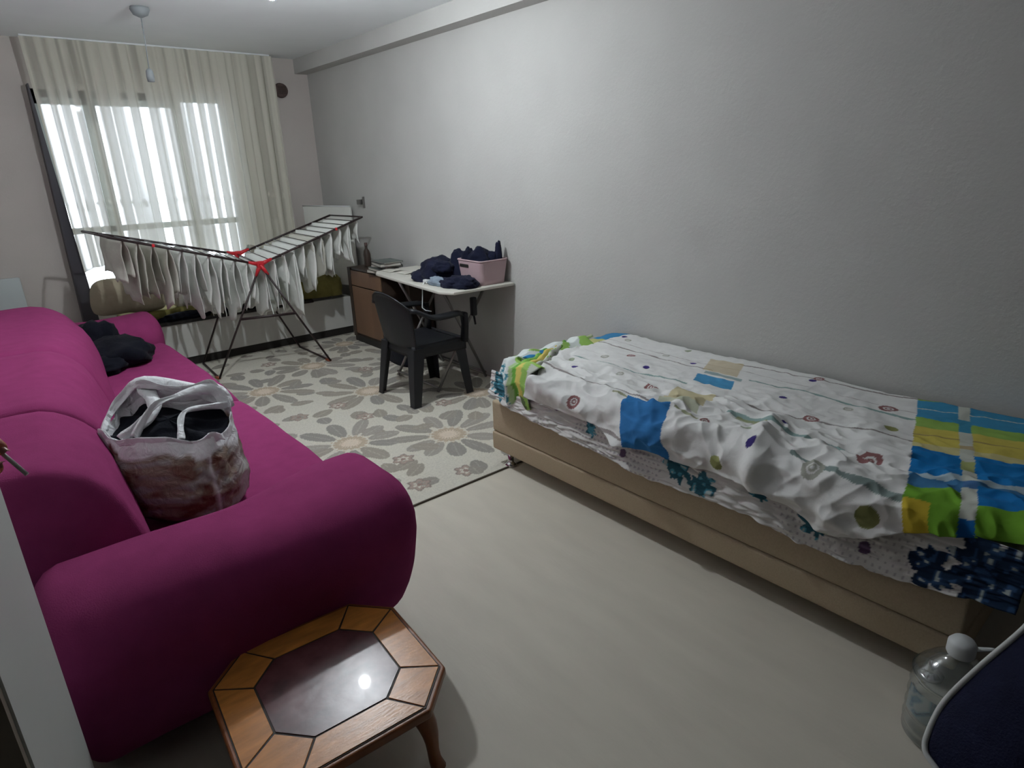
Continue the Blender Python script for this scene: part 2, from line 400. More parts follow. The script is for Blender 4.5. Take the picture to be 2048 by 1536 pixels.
# ------------------------------------------------------------------ rug
SEG = None
RX0, RX1, RY0, RY1 = 0.30, 2.93, 2.46, 5.93
def build_rug():
    sp = 0.0075
    nx, ny = int((RX1 - RX0) / sp) + 1, int((RY1 - RY0) / sp) + 1
    X, Y = np.meshgrid(np.linspace(RX0, RX1, nx), np.linspace(RY0, RY1, ny))
    x, y = X.ravel(), Y.ravel()
    base = np.array([0.64, 0.61, 0.53]); C = np.tile(base, (len(x), 1))
    rnd = random.Random(5)
    def leafmask(cx, cy, ang, L, W):
        dx, dy = x - cx, y - cy
        a = dx * cos(ang) + dy * sin(ang); b = -dx * sin(ang) + dy * cos(ang)
        t_ = np.clip(a / L, 0, 1)
        wv = W * np.power(np.clip(4 * t_ * (1 - t_), 0, 1), 0.55) * (0.78 + 0.35 * t_)
        return (a > 0) & (a < L) & (np.abs(b) < wv), a, b
    def petal(cx, cy, ang, r0, L, W, col):
        m, a, b = leafmask(cx + r0 * cos(ang), cy + r0 * sin(ang), ang, L, W)
        C[m] = col
        v = m & (np.abs(b) < 0.0030) & (a > 0.15 * L)
        C[v] = np.array(col) * 1.25
    taupe = [(0.33, 0.305, 0.265), (0.37, 0.34, 0.30), (0.35, 0.315, 0.265), (0.31, 0.29, 0.26)]
    big = [(2.02, 3.06, 1.0), (2.06, 4.17, 1.0), (1.50, 3.38, 0.95), (1.46, 4.75, 1.0), (2.02, 5.12, 0.95), (1.15, 2.75, 0.9), (2.62, 3.55, 0.9),
           (2.66, 4.65, 0.9), (0.95, 4.1, 0.9), (1.0, 5.5, 0.9), (2.55, 5.6, 0.8), (2.72, 2.72, 0.8)]
    for cx, cy, s in big:
        n = 11
        for k in range(n):
            ang = 2 * pi * k / n + rnd.uniform(-0.1, 0.1) + cx
            petal(cx, cy, ang, 0.115 * s, rnd.uniform(0.20, 0.31) * s, rnd.uniform(0.050, 0.062) * s, rnd.choice(taupe))
        for k in range(10):   # a second outer ring of loose leaves
            ang = 2 * pi * k / 10 + rnd.uniform(-0.2, 0.2) + cy
            petal(cx, cy, ang, 0.42 * s, rnd.uniform(0.12, 0.18), rnd.uniform(0.046, 0.058), rnd.choice(taupe))
        r = np.hypot(x - cx, y - cy); th = np.arctan2(y - cy, x - cx)
        ring = (r < (0.115 + 0.018 * np.cos(th * 16)) * s) & (r > (0.062 + 0.014 * np.cos(th * 22)) * s)
        C[ring] = (0.50, 0.41, 0.31)
        inner = r < (0.062 + 0.014 * np.cos(th * 22)) * s
        C[inner] = (0.70, 0.60, 0.49)
        rr2 = (r > 0.112 * s) & (r < 0.122 * s); C[rr2] = base * 1.05
    for cx, cy in ((1.52, 2.62), (1.44, 4.03), (1.74, 4.05), (1.78, 3.72), (1.62, 2.95), (1.18, 3.2), (2.32, 3.55), (1.75, 5.45), (1.2, 4.45), (2.35, 2.6), (2.3, 4.7), (1.8, 2.58)):
        r = np.hypot(x - cx, y - cy); th = np.arctan2(y - cy, x - cx); q = 0.062 + 0.010 * np.cos(th * 6)
        C[(r < q) & (r > q - 0.012)] = (0.30, 0.25, 0.22); C[(r < q - 0.012) & (r > q - 0.032)] = (0.42, 0.33, 0.28); C[r < 0.016] = (0.33, 0.24, 0.21)
    for k in range(70):
        cx, cy = rnd.uniform(RX0, RX1), rnd.uniform(RY0, RY1)
        if min(math.hypot(cx - b[0], cy - b[1]) for b in big) < 0.46: continue
        petal(cx, cy, rnd.uniform(0, 6.28), 0, rnd.uniform(0.10, 0.16), rnd.uniform(0.035, 0.045), rnd.choice(taupe))
    C *= (1 + 0.05 * (np.random.RandomState(1).rand(len(x), 1) - 0.5))
    z = np.full(len(x), 0.009)
    verts = np.stack([x, y, z], 1)
    idx = np.arange(nx * ny).reshape(ny, nx)
    faces = np.stack([idx[:-1, :-1], idx[:-1, 1:], idx[1:, 1:], idx[1:, :-1]], -1).reshape(-1, 4)
    t = thing('floral_rug', (1.6, 4.2, 0), 'pale cream rug woven with taupe leaves and peach flower centres', 'rug')
    me = mesh(verts.tolist(), faces.tolist()); paint(me, C.astype(np.float32))
    link('rug_pile', me, M['rug'], t)
    link('rug_binding', mesh(*joined([boxd((RX0, RY0 - 0.007, 0.0005), (RX1, RY0, 0.010)), boxd((RX0, RY1, 0.0005), (RX1, RY1 + 0.007, 0.010)), boxd((RX1, RY0, 0.0005), (RX1 + 0.007, RY1, 0.010)), boxd((RX0 - 0.007, RY0, 0.0005), (RX0, RY1, 0.010))])), mat('rug_edge', (0.12, 0.10, 0.08), 0.9), t, smooth=False)
build_rug()

# ------------------------------------------------------------------ sofa
def build_sofa():
    t = thing('sofa', (0.4, 3.6, 0), 'long magenta plush three seat sofa with rounded arms', 'sofa')
    def wob(a, s):
        return lambda p: p + Vector((nz(p.x, p.y, p.z, s), nz(p.y, p.z, p.x, s), nz(p.z, p.x, p.y, s))) * a
    link('sofa_base', rbox((-0.22, 1.95, 0.06), (0.90, 5.45, 0.30), 0.04, 8, wob(0.008, 3)), M['sofa'], t)
    for a in (2.1, 5.3):
        for b in (-0.1, 0.80):
            link('leg', mesh(*tubed([(b, a, 0.012), (b, a, 0.07)], [0.022, 0.03], 12)), M['sofadark'], t)
    # seat cushions
    for (y0, y1) in ((2.20, 3.505), (3.535, 5.24)):
        def d(p, y0=y0, y1=y1):
            v = (p.y - y0) / (y1 - y0); c = sin(pi * min(1, max(0, v))) ** 0.5
            if p.z > 0.36: p = p + Vector((0, 0, 0.020 * c - 0.010 + 0.006 * nz(p.x, p.y, 2, 4)))
            return p + Vector((0.012 * nz(p.x, p.y, p.z, 3) + (0.015 * c if p.x > 0.7 else 0), 0, 0))
        link('seat_cushion', rbox((0.20, y0, 0.26), (0.945, y1, 0.43), (0.06, 0.035, 0.055), 14, d), M['sofa'], t)
    # back cushions, fat rolls with a crown
    for (y0, y1, ry, cp) in ((1.98, 2.615, 0.045, 0.16), (2.60, 3.60, 0.03, 0.16), (3.58, 5.02, 0.045, 0.30)):
        def d(p, y0=y0, y1=y1, cp=cp):
            v = min(1, max(0, (p.y - y0) / (y1 - y0))); c = sin(pi * v) ** cp; dx = 0.03 * smooth(p.y, 3.4, 3.9)
            lean = (p.z - 0.40) * -0.28
            cut = max(0, 0.44 - (0.225 + 0.085 * (p.y - 2.0))) if p.y < 4.4 else 0
            q = Vector((p.x + lean + dx - cut * smooth(p.x, -0.08, 0.42), p.y, p.z))
            q.x += 0.022 * c * (1 if p.x > 0.1 else -1) * smooth(p.z, 0.4, 0.6)
            q.z += 0.018 * c * smooth(p.z, 0.6, 0.8)
            return q + Vector((1, 0.4, 1)) * 0.010 * nz(p.x, p.y, p.z, 4)
        link('back_cushion', rbox((-0.08, y0, 0.32), (0.44, y1, 0.84), (0.17, ry, 0.16), 14, d), M['sofa'], t)
    link('sofa_back', rbox((-0.25, 2.02, 0.10), (0.04, 5.20, 0.66), (0.07, 0.05, 0.07), 10, wob(0.008, 3)), M['sofa'], t)
    # arms: thick, rolled outward
    for side, (y0, y1) in enumerate(((1.615, 2.16), (5.18, 5.68))):
        def d(p, side=side, y0=y0, y1=y1):
            s = -1 if side == 0 else 1
            h = min(1, max(0, p.z / 0.62))
            yc = (y0 + y1) / 2
            k_ = 0.12 + 0.20 * smooth(p.x, 0.35, 0.85)
            taper = 1 - k_ * (1 - smooth(h, 0.0, 0.85))
            q = Vector((p.x, yc + (p.y - yc) * taper, p.z))
            q.y += s * 0.02 * smooth(h, 0.3, 1)
            if side == 0 and q.y > 1.85: q.y -= (q.y - 1.85) * 0.75 * (1 - smooth(p.x, 0.10, 0.80))
            if p.x > 0.6: q.x += -0.055 * (1 - smooth(h, 0, 0.55)) * smooth(p.x, 0.6, 0.95)
            q.z += 0.014 * sin(p.x * 5.5 + 1.2) * h
            return q + Vector((1, 1, 1)) * 0.012 * nz(p.x, p.y, p.z, 3.2)
        link('arm', rbox((-0.12 if side == 0 else 0.0, y0, 0.05), (0.965, y1, 0.625), (0.09, 0.19, 0.17), 16, d), M['sofa'], t)
build_sofa()

# ------------------------------------------------------------------ bed by the right wall
BX0, BX1, BY0, BY1 = 1.985, 2.93, 0.31, 2.56
def build_bed():
    t = thing('bed', (2.45, 1.43, 0), 'single divan bed with a beige fabric base against the right wall', 'bed')
    link('bed_base', rbox((BX0, BY0, 0.205), (BX1, BY1, 0.385), 0.012, 6), M['bedbase'], t)
    link('base_plinth', rbox((BX0 - 0.004, BY0 - 0.003, 0.095), (BX1, BY1 + 0.003, 0.203), 0.012, 6), M['bedbase'], t)
    for x in (BX0 + 0.05, BX1 - 0.06):
        for y in (BY0 + 0.06, 2.47):
            l = link('leg', mesh(*lathed([(0, 0.0), (0.034, 0.0), (0.036, 0.012), (0.020, 0.022), (0.017, 0.03), (0.017, 0.098), (0, 0.098)], (x, y, 0))), M['chrome'], t)
    link('mattress', rbox((2.02, 0.24, 0.387), (2.92, 2.50, 0.56), 0.05, 8), M['mattress'], t)
build_bed()

def smin(v, a, b): return np.clip((v - a) / (b - a), 0, 1) ** 2 * (3 - 2 * np.clip((v - a) / (b - a), 0, 1))
rs = np.random.RandomState(3)
def vnoise(x, y, s, seed):
    """smooth value noise on arrays"""
    r = np.random.RandomState(seed); G = r.rand(64, 64)
    u, v = x * s + 100.3, y * s + 50.7
    i, j = np.floor(u).astype(int), np.floor(v).astype(int); fu, fv = u - i, v - j
    fu = fu * fu * (3 - 2 * fu); fv = fv * fv * (3 - 2 * fv)
    g = lambda a, b: G[a % 64, b % 64]
    return (g(i, j) * (1 - fu) + g(i + 1, j) * fu) * (1 - fv) + (g(i, j + 1) * (1 - fu) + g(i + 1, j + 1) * fu) * fv - 0.5
WHITE = np.array([0.76, 0.755, 0.74])
def wline(C, xc, Y, amp, w, col, y0, y1, seed, X, broken=0.0, drift=0.0):
    c = xc + amp * (vnoise(Y, Y * 0, 5, seed)) + drift * (Y - 1.4) + 0.008 * vnoise(Y, Y * 0, 25, seed + 1)
    ww = w * (0.7 + 1.2 * (vnoise(Y, Y * 0 + 3, 18, seed + 2) + 0.5))
    m = (np.abs(X - c) < ww) & (Y > y0) & (Y < y1)
    if broken: m &= vnoise(Y, Y * 0 + 9, 11, seed + 5) > (broken - 0.5)
    C[m] = C[m] * 0.25 + np.array(col) * 0.75
def ringp(C, X, Y, cx, cy, r, col, col2, fill=False):
    d = np.hypot(X - cx, (Y - cy)); th = np.arctan2(Y - cy, X - cx)
    if fill: C[d < r] = col; return
    q = r * (1 + 0.10 * np.sign(np.sin(th * 14)) * 0.25)
    C[(d < q)] = col
    C[d < r * 0.55] = WHITE * 0.92
    C[d < r * 0.38] = col2
    C[d < r * 0.18] = WHITE * 0.9
def rect(C, X, Y, x0, x1, y0, y1, col, sk=0.0, k=0.97):
    yy = Y - sk * (X - x0)
    m = (X > x0) & (X < x1) & (yy > y0) & (yy < y1); C[m] = C[m] * (1 - k) + np.array(col) * k
def quilt_pattern(X, Y):
    C = np.tile(WHITE, (len(X), 1))
    BR, TE, OL = (0.13, 0.09, 0.085), (0.10, 0.24, 0.22), (0.25, 0.26, 0.10)
    BLUE, LB = (0.015, 0.16, 0.42), (0.05, 0.26, 0.48); YEL = (0.58, 0.50, 0.17); GRN = (0.30, 0.45, 0.10)
    PUR, RR = (0.05, 0.035, 0.17), (0.26, 0.12, 0.12)
    wline(C, 2.66, Y, 0.02, 0.0045, BR, 1.62, 2.47, 11, X, 0.1)
    wline(C, 2.85, Y, 0.02, 0.0040, BR, 0.78, 1.60, 12, X, 0.15, -0.10)
    wline(C, 2.42, Y, 0.03, 0.0055, TE, 1.60, 2.45, 13, X, 0.0, -0.09)
    wline(C, 2.65, Y, 0.04, 0.0060, TE, 0.66, 1.42, 14, X, 0.0, -0.02)
    wline(C, 2.09, Y, 0.02, 0.0040, BR, 1.50, 2.30, 15, X, 0.1)
    wline(C, 2.34, Y, 0.07, 0.0045, BR, 0.60, 1.40, 16, X, 0.1, -0.05)
    wline(C, 2.18, Y, 0.03, 0.0085, TE, 0.78, 1.25, 17, X, 0.0)
    wline(C, 2.17, Y, 0.03, 0.008, OL, 1.00, 1.35, 37, X, 0.35)
    wline(C, 2.06, Y, 0.02, 0.006, (0.05, 0.13, 0.12), 0.50, 0.90, 18, X, 0.0, 0.10)
    wline(C, 2.74, Y, 0.02, 0.0020, (0.35, 0.3, 0.3), 0.60, 2.40, 19, X, 0.2)
    wline(C, 2.05, Y, 0.01, 0.006, OL, 1.30, 1.75, 20, X, 0.3)
    wline(C, 1.78, Y, 0.03, 0.010, (0.42, 0.45, 0.34), 0.70, 1.62, 21, X, 0.2)
    wline(C, 1.86, Y, 0.03, 0.004, BR, 1.50, 2.35, 22, X, 0.1)
    for cx, cy, r in ((1.94, 1.89, .030), (2.24, 1.68, .032), (2.56, 2.06, .025), (2.17, .70, .040), (2.72, .84, .036), (2.38, 1.00, .030), (2.88, 1.20, .024), (1.79, 1.98, .030), (2.05, 1.27, .02), (1.73, 1.5, .03), (1.80, 1.22, 0.032)):
        ringp(C, X, Y, cx, cy, r, RR, RR)
    for cx, cy, r in ((2.44, 2.14, .024), (2.80, 2.28, .02), (1.98, .80, .034), (2.28, 1.9, .02), (2.60, .95, .02), (2.72, 1.95, .02)):
        ringp(C, X, Y, cx, cy, r, (0.38, 0.38, 0.33), (0.42, 0.42, 0.36))
    for cx, cy in ((2.20, 2.13), (2.46, 1.88), (2.71, 1.77), (2.52, 1.19), (2.23, 1.03), (1.99, 1.03), (2.84, 1.21), (2.84, 2.34), (2.3, 1.5)):
        ringp(C, X, Y, cx, cy, 0.017, PUR, PUR, True)
    for cx, cy, r in ((2.02, 1.61, .027), (1.90, 1.14, .028), (1.90, .60, .034), (2.06, 1.1, .02), (2.3, 2.25, .015), (2.88, 1.92, 0.02), (2.5, .75, .024)):
        ringp(C, X, Y, cx, cy, r, (0.28, 0.29, 0.12) if r > 0.022 else (0.36, 0.40, 0.30), OL, True)
    rect(C, X, Y, 1.80, 2.07, 1.31, 1.54, BLUE, 0.5)
    rect(C, X, Y, 1.73, 1.775, 1.27, 1.52, (0.38, 0.42, 0.30), 0.5)
    rect(C, X, Y, 2.455, 2.57, 1.40, 1.60, LB, 0.45)
    rect(C, X, Y, 2.59, 2.63, 1.43, 1.63, (0.14, 0.26, 0.28), 0.4, 0.7)
    rect(C, X, Y, 2.64, 2.84, 1.48, 1.67, (0.50, 0.40, 0.22), 0.4, 0.7)
    rect(C, X, Y, 2.14, 2.33, 1.34, 1.54, (0.52, 0.44, 0.20), 0.3, 0.75)
    rect(C, X, Y, 2.10, 2.14, 1.34, 1.54, (0.38, 0.40, 0.24), 0.3, 0.7)
    # patchwork block over the near end
    wob_ = 0.006 * vnoise(X, Y, 20, 50)
    v = Y - (0.50 + (X - 1.89) * 0.286) + wob_
    P = v < 0
    xb = X + 0.10 * (v + 0.2) * 0 + 0.03 * vnoise(Y, X * 0, 5, 51) + 0.22 * v
    bands = [(2.90, 9, (0.28, 0.40, 0.10)), (2.69, 2.90, (0.05, 0.26, 0.45)), (2.60, 2.69, (0.27, 0.44, 0.10)), (2.40, 2.60, (0.56, 0.47, 0.10)), (2.355, 2.40, (0.55, 0.50, 0.25)),
             (2.155, 2.355, (0.012, 0.17, 0.44)), (2.125, 2.155, (0.38, 0.47, 0.52)), (2.06, 2.125, (0.05, 0.17, 0.33)), (1.80, 2.06, (0.16, 0.36, 0.035)), (-9, 1.80, (0.20, 0.42, 0.04))]
    for a, b, c in bands: C[P & (xb >= a) & (xb < b)] = c
    C[P & (xb < 1.98) & (v > -0.07)] = (0.62, 0.47, 0.05)
    C[P & (np.abs(xb - 2.51) < 0.006)] = (0.33, 0.26, 0.10)
    C[P & (np.abs(xb - 2.80) < 0.004)] = (0.45, 0.52, 0.50)
    vb = P & (v < -0.145) & (v > -0.185)
    C[vb] = (0.50, 0.52, 0.46)
    for a, b, c in ((2.60, 2.74, (0.05, 0.25, 0.40)), (2.40, 2.44, (0.42, 0.34, 0.20)), (2.20, 2.30, (0.36, 0.40, 0.16)), (2.09, 2.125, (0.06, 0.15, 0.32)), (-9, 1.96, (0.012, 0.12, 0.36))):
        C[vb & (xb > a) & (xb < b)] = c
    lowblue = P & (xb < 2.10) & (xb > 2.0) & (v < -0.185); C[lowblue] = (0.012, 0.16, 0.42)
    # printed patch at the foot end
    F = (Y > 2.36 + 0.10 * (2.9 - X)) & (X > 2.45)
    C[F & (X > 2.72)] = (0.05, 0.22, 0.42); C[F & (X > 2.50) & (X <= 2.72)] = (0.50, 0.50, 0.20); C[F & (X <= 2.5)] = (0.30, 0.48, 0.18)
    C[F & (X <= 2.33)] = (0.03, 0.20, 0.42)
    return C * (1 + 0.05 * vnoise(X, Y, 12, 60)[:, None])
def array_mesh(P, nx, ny):
    idx = np.arange(nx * ny).reshape(ny, nx)
    F = np.stack([idx[:-1, :-1], idx[:-1, 1:], idx[1:, 1:], idx[1:, :-1]], -1).reshape(-1, 4)
    return mesh(P.tolist(), F.tolist())
def drape(T, Y, edge, ztop, r):
    """path over the bed: T = distance from the wall side; returns x, z before wrinkling"""
    flat = BX1 - 0.01 - edge - r
    arc = r * pi / 2
    x = np.where(T < flat, BX1 - 0.01 - T, 0); z = np.where(T < flat, ztop, 0)
    a = np.clip((T - flat) / r, 0, pi / 2)
    x = np.where(T >= flat, edge + r - r * np.sin(a), x); z = np.where(T >= flat, ztop - r + r * np.cos(a), z)
    dn = np.clip(T - flat - arc, 0, None)
    return x, z - dn, a
def build_bedding():
    # sheet under the quilt: hangs down the front of the mattress
    ny, nx = 420, 90
    Y = np.linspace(0.20, 2.53, ny); U = np.linspace(0, 1, nx)
    U, Y = np.meshgrid(U, Y); U, Y = U.ravel(), Y.ravel()
    hem = np.interp(Y, [0.16, 0.30, 0.5, 0.8, 1.0, 1.46, 1.9, 2.2, 2.35, 2.53], [0.40, 0.392, 0.35, 0.335, 0.36, 0.335, 0.37, 0.385, 0.40, 0.44]) + 0.008 * vnoise(Y, Y * 0, 18, 5)
    z0 = 0.57
    z = z0 + (hem - z0) * U
    w = U * (0.030 * vnoise(Y, U * 0.3, 9, 71) + 0.018 * vnoise(Y, U, 22, 72)) + 0.016 * vnoise(Y + 2 * z, z * 4, 14, 74)
    x = 1.975 - 0.018 * U - np.abs(w) - 0.012 * smin(U, 0.6, 1)
    C = np.tile(np.array([0.66, 0.64, 0.62]), (len(Y), 1))
    dots = ((np.mod(Y * 45 + np.floor(z * 45) * 0.5, 1) - 0.5) ** 2 + (np.mod(z * 45, 1) - 0.5) ** 2) < 0.05
    C[dots & (vnoise(Y, z, 6, 80) > -0.05)] = (0.42, 0.39, 0.41)
    for cy, cz, r, s in ((1.79, .455, .045, 1), (1.31, .445, .085, 2), (1.20, .40, .06, 6), (0.97, .46, .038, 3), (0.76, .43, .06, 4), (0.28, .47, .14, 5), (0.42, 0.43, 0.07, 7), (0.2, .50, .12, 8), (2.45, .5, .08, 9)):
        d = np.hypot(Y - cy, z - cz); th = np.arctan2(z - cz, Y - cy)
        q = r * (0.8 + 0.35 * vnoise(np.cos(th) * 2 + cy, np.sin(th) * 2, 2, 90 + s) * 2)
        m = d < q
        dark = np.array([0.035, 0.12, 0.16]) if cy > 0.5 else np.array([0.010, 0.024, 0.055])
        tex = vnoise(Y, z, 55, 100 + s)
        C[m & (tex < 0.12)] = dark; C[m & (tex >= 0.12)] = dark * 2.6; C[m & (tex > 0.33)] = (0.40, 0.46, 0.46)
    for cy, cz, r in ((2.02, .50, .02), (1.6, .40, .018), (0.6, .41, 0.02), (1.74, .49, .02)):
        C[np.hypot(Y - cy, z - cz) < r] = (0.14, 0.09, 0.16)
    me = array_mesh(np.stack([x, Y, z], 1), nx, ny); paint(me, C.astype(np.float32))
    t = thing('bed_sheet', (2.0, 1.4, 0.39), 'dotted white bed sheet with dark teal flowers hanging below the quilt on the bed front', 'bed sheet')
    o = link('sheet_skirt', me, M['print_'], t); solid(o, 0.003, 1)
    # quilt
    ny, nx = 640, 330
    Y1 = np.linspace(0.02, 2.575, ny); U = np.linspace(0, 1, nx)
    U, Y = np.meshgrid(U, Y1); U, Y = U.ravel(), Y.ravel()
    Yend = np.interp(2.92 - U * 1.12, [1.8, 1.95, 2.02, 2.35, 2.62, 2.92], [2.20, 2.205, 2.225, 2.40, 2.54, 2.575])
    Yn = Y; Y = 0.16 + (Yend + 0.012 * np.sin(U * 40) - 0.16) * (Y - 0.02) / 2.555
    low = np.interp(Y, [0.02, 0.23, 0.43, 0.52, 0.60, 0.71, 0.83, 0.92, 1.09, 1.23, 1.42, 1.61, 1.75, 2.15, 2.3, 2.575], [0.60, 0.585, 0.545, 0.51, .46, .42, .45, .49, .48, .47, .475, .455, .50, .50, .47, .46])
    ztop = 0.60 + 0.02 * smin(Y, 0.9, 0.2) - 0.03 * smin(Y, 2.35, 2.6)
    edge = 1.945 + 0.035 * smin(Y, 0.55, 0.2); r = 0.075
    L = (BX1 - 0.01 - edge - r) + r * pi / 2 + (ztop - r - low)
    T = U * L
    x, z, a = drape(T, Y, edge, ztop, r)
    Xp = np.where(a > 0, edge + r - (T - (BX1 - 0.01 - edge - r)), x)    # unrolled pattern coordinate
    near = smin(T, 0.25, 0.85)
    wr = 0.018 * vnoise(Xp, Y, 3.5, 1) + 0.008 * vnoise(Xp * 1.6, Y * 0.7, 8, 2) * (0.5 + near)
    rg = np.abs(vnoise(Xp * 1.2 + 0.25 * Y, Y * 0.35 - 0.2 * Xp, 9, 4)) ; wr += near * (0.026 * (0.25 - rg) * 2)
    rg2 = np.abs(vnoise(Xp * 1.5 - 0.3 * Y, Y * 0.5 + 0.3 * Xp, 14, 6)); wr += near * 0.018 * (0.25 - rg2) * 2
    wr += 0.010 * np.abs(vnoise(Xp * 0.9, Y * 0.25 + 0.1 * Xp, 16, 61)) * smin(T, 0.1, 0.5)
    wr += 0.006 * vnoise(Xp, Y, 30, 7) + near * (0.004 + 0.010 * smin(Y, 1.75, 1.45)) * (0.25 - np.abs(vnoise(Xp * 0.8 + 0.6 * Y, Y * 0.8 - 0.8 * Xp, 20, 66))) * 2
    # long diagonal folds near the front
    for (ax, ay, bx_, by_, wd, hh) in ((2.30, 1.10, 1.80, 0.95, 0.05, 0.045), (2.28, 1.28, 2.02, 1.50, 0.05, 0.03), (2.05, 1.1, 1.85, 1.6, 0.035, 0.02), (2.2, 0.95, 1.95, 0.62, 0.05, 0.03), (1.9, 1.75, 1.98, 2.3, 0.03, 0.025), (1.82, 1.45, 1.86, 2.0, 0.02, 0.02), (1.88, 0.9, 1.84, 0.5, 0.03, 0.025), (2.6, 0.9, 2.25, 0.7, 0.07, 0.02)):
        dx, dy = bx_ - ax, by_ - ay; l2 = dx * dx + dy * dy
        tt = np.clip(((Xp - ax) * dx + (Y - ay) * dy) / l2, 0, 1)
        dd = np.hypot(Xp - ax - tt * dx, Y - ay - tt * dy)
        wr += hh * np.exp(-(dd / wd) ** 2) * np.sin(pi * np.clip(tt, 0.08, 0.92)) ** 0.5
    wr += 0.035 * np.exp(-((T - 0.02) / 0.06) ** 2) * 0
    nxn, nzn = -np.sin(a), np.cos(a)
    x2 = x + nxn * (wr + 0.012); z2 = z + nzn * (wr + 0.012)
    foot = smin(Yn, 2.50, 2.575) * smin(Xp, 2.3, 2.6)
    z2 = z2 - 0.12 * foot ** 1.5 + 0.016 * smin(Yn, 2.47, 2.56) * (1 - smin(Xp, 2.45, 2.65))
    headd = smin(Y, 0.225, 0.16); z2 = z2 - 0.13 * headd
    x2 = np.minimum(x2, BX1 + 0.015); z2 = np.maximum(z2, 0.41)
    me = array_mesh(np.stack([x2, Y, z2], 1), nx, ny); paint(me, quilt_pattern(Xp, Y).astype(np.float32))
    t = thing('quilt', (2.4, 1.4, 0.56), 'crumpled white patterned quilt with blue, green and yellow blocks covering the bed', 'quilt')
    o = link('quilt_cloth', me, M['print_'], t); solid(o, 0.006, 1)
    # bunched corner at the foot of the bed: pleated fan turned back over itself
    def fan(c0, n, seed, A, B, fold_amp, nf, colf, name):
        ny, nx = 90, 120
        V, U = np.meshgrid(np.linspace(0, 1, ny), np.linspace(0, 1, nx), indexing='ij'); u, v = U.ravel(), V.ravel()
        P, cols = A(u, v), colf(u, v)
        me = array_mesh(P, nx, ny); paint(me, cols.astype(np.float32)); o = link(name, me, M['print_'], t); solid(o, 0.004, 0); return o
    # white and teal cloth bunched round the foot corner
    def lobe(u, v):
        L1, L2 = 0.26, 0.62; tot = L1 + L2; d = u * tot; r0 = 0.07
        px_ = np.where(d < L1, 1.985, 1.985 + (d - L1)); py_ = np.where(d < L1, 2.20 + d * 1.10, 2.49)
        cr = np.exp(-((d - L1) / 0.07) ** 2); px_ = px_ + 0.03 * cr; py_ = py_ - 0.03 * cr
        a = np.clip((d - L1) / 0.14 + 0.5, 0, 1) * pi / 2; ox, oy = -np.cos(a), np.sin(a)
        off = np.interp(v, [0, 0.18, 0.36, 0.6, 0.85, 1.0], [-0.13, -0.05, 0.015, 0.045, 0.035, 0.010]) + 0.016 * np.sin(u * 34 + 2 * v) * v + 0.010 * np.sin(u * 61 + v * 5) * v
        z = np.interp(v, [0, 0.18, 0.36, 0.6, 0.85, 1.0], [0.60, 0.645, 0.628, 0.55, 0.45, 0.405]) + 0.010 * np.sin(u * 27) - 0.012 * np.sin(u * 45) * v
        z = np.where(v > 0.6, z + 0.03 * smin(u, 0.4, 0.8), z)
        return np.stack([px_ + ox * off, py_ + oy * off, z], 1)
    def lobec(u, v):
        C = np.tile(np.array([0.68, 0.72, 0.70]), (len(u), 1))
        n_ = vnoise(u * 3, v, 26, 40); n2 = vnoise(u * 3, v, 6, 41)
        fl_ = (v > 0.42) & (n2 > -0.18)
        C[fl_ & (n_ > -0.02)] = (0.06, 0.22, 0.28); C[fl_ & (n_ > 0.24)] = (0.34, 0.48, 0.50)
        st = u * 1.0 + 0.10 * (v - 0.3) + 0.02 * vnoise(u, v, 9, 42)
        g = (st < 0.20) & (v < 0.93)
        C[g] = (0.16, 0.42, 0.07); C[g & (st < 0.145)] = (0.62, 0.52, 0.14); C[g & (st < 0.09)] = (0.30, 0.50, 0.12); C[g & (st < 0.045)] = (0.50, 0.52, 0.46)
        C[g & (st > 0.175)] = (0.42, 0.58, 0.30)
        C[(np.hypot((u - 0.06) * 0.9, (v - 0.86) * 0.28) < 0.032)] = (0.13, 0.17, 0.08)
        C[(v < 0.22) & (n2 > 0.0)] = (0.30, 0.50, 0.12)
        return C
    fan(None, 0, 0, lobe, None, 0, 0, lobec, 'folded_corner')
    # pleats running back over the top of the bed
    for k, (x0, y0, z0, x1, y1, z1, wd, hh, c) in enumerate((
            (2.00, 2.25, 0.585, 2.42, 2.44, 0.640, 0.030, 0.040, (0.55, 0.56, 0.50)),
            (2.01, 2.30, 0.600, 2.44, 2.47, 0.640, 0.035, 0.035, (0.62, 0.50, 0.14)),
            (2.03, 2.35, 0.610, 2.50, 2.50, 0.630, 0.035, 0.035, (0.22, 0.46, 0.10)),
            (2.10, 2.40, 0.615, 2.62, 2.51, 0.620, 0.040, 0.035, (0.04, 0.24, 0.50)),
            (2.10, 2.45, 0.61, 2.78, 2.545, 0.605, 0.040, 0.03, (0.42, 0.56, 0.22)))):
        def pleat(u, v, x0=x0, y0=y0, z0=z0, x1=x1, y1=y1, z1=z1, wd=wd, hh=hh, k=k):
            s = 1 - 0.65 * u; a_ = (v - 0.5) * 2
            dx, dy = x1 - x0, y1 - y0; L_ = math.hypot(dx, dy); px_, py_ = -dy / L_, dx / L_
            off = wd * s * a_ + 0.010 * np.sin(u * 11 + k)
            return np.stack([x0 + dx * u + px_ * off, y0 + dy * u + py_ * off, z0 + (z1 - z0) * u ** 0.7 + hh * s * (1 - a_ ** 2) + 0.004 * np.sin(u * 30 + k * 2) - 0.01], 1)
        def pc(u, v, c=c, k=k):
            C = np.tile(np.array(c), (len(u), 1)); n_ = vnoise(u * 3, v + k, 5, 44 + k)
            C[n_ > 0.2] = np.array([(0.25, 0.45, 0.10), (0.60, 0.52, 0.22), (0.10, 0.33, 0.06), (0.03, 0.18, 0.42), (0.52, 0.55, 0.38)][k]); return C
        fan(None, 0, 0, pleat, None, 0, 0, pc, 'turned_back_pleat')
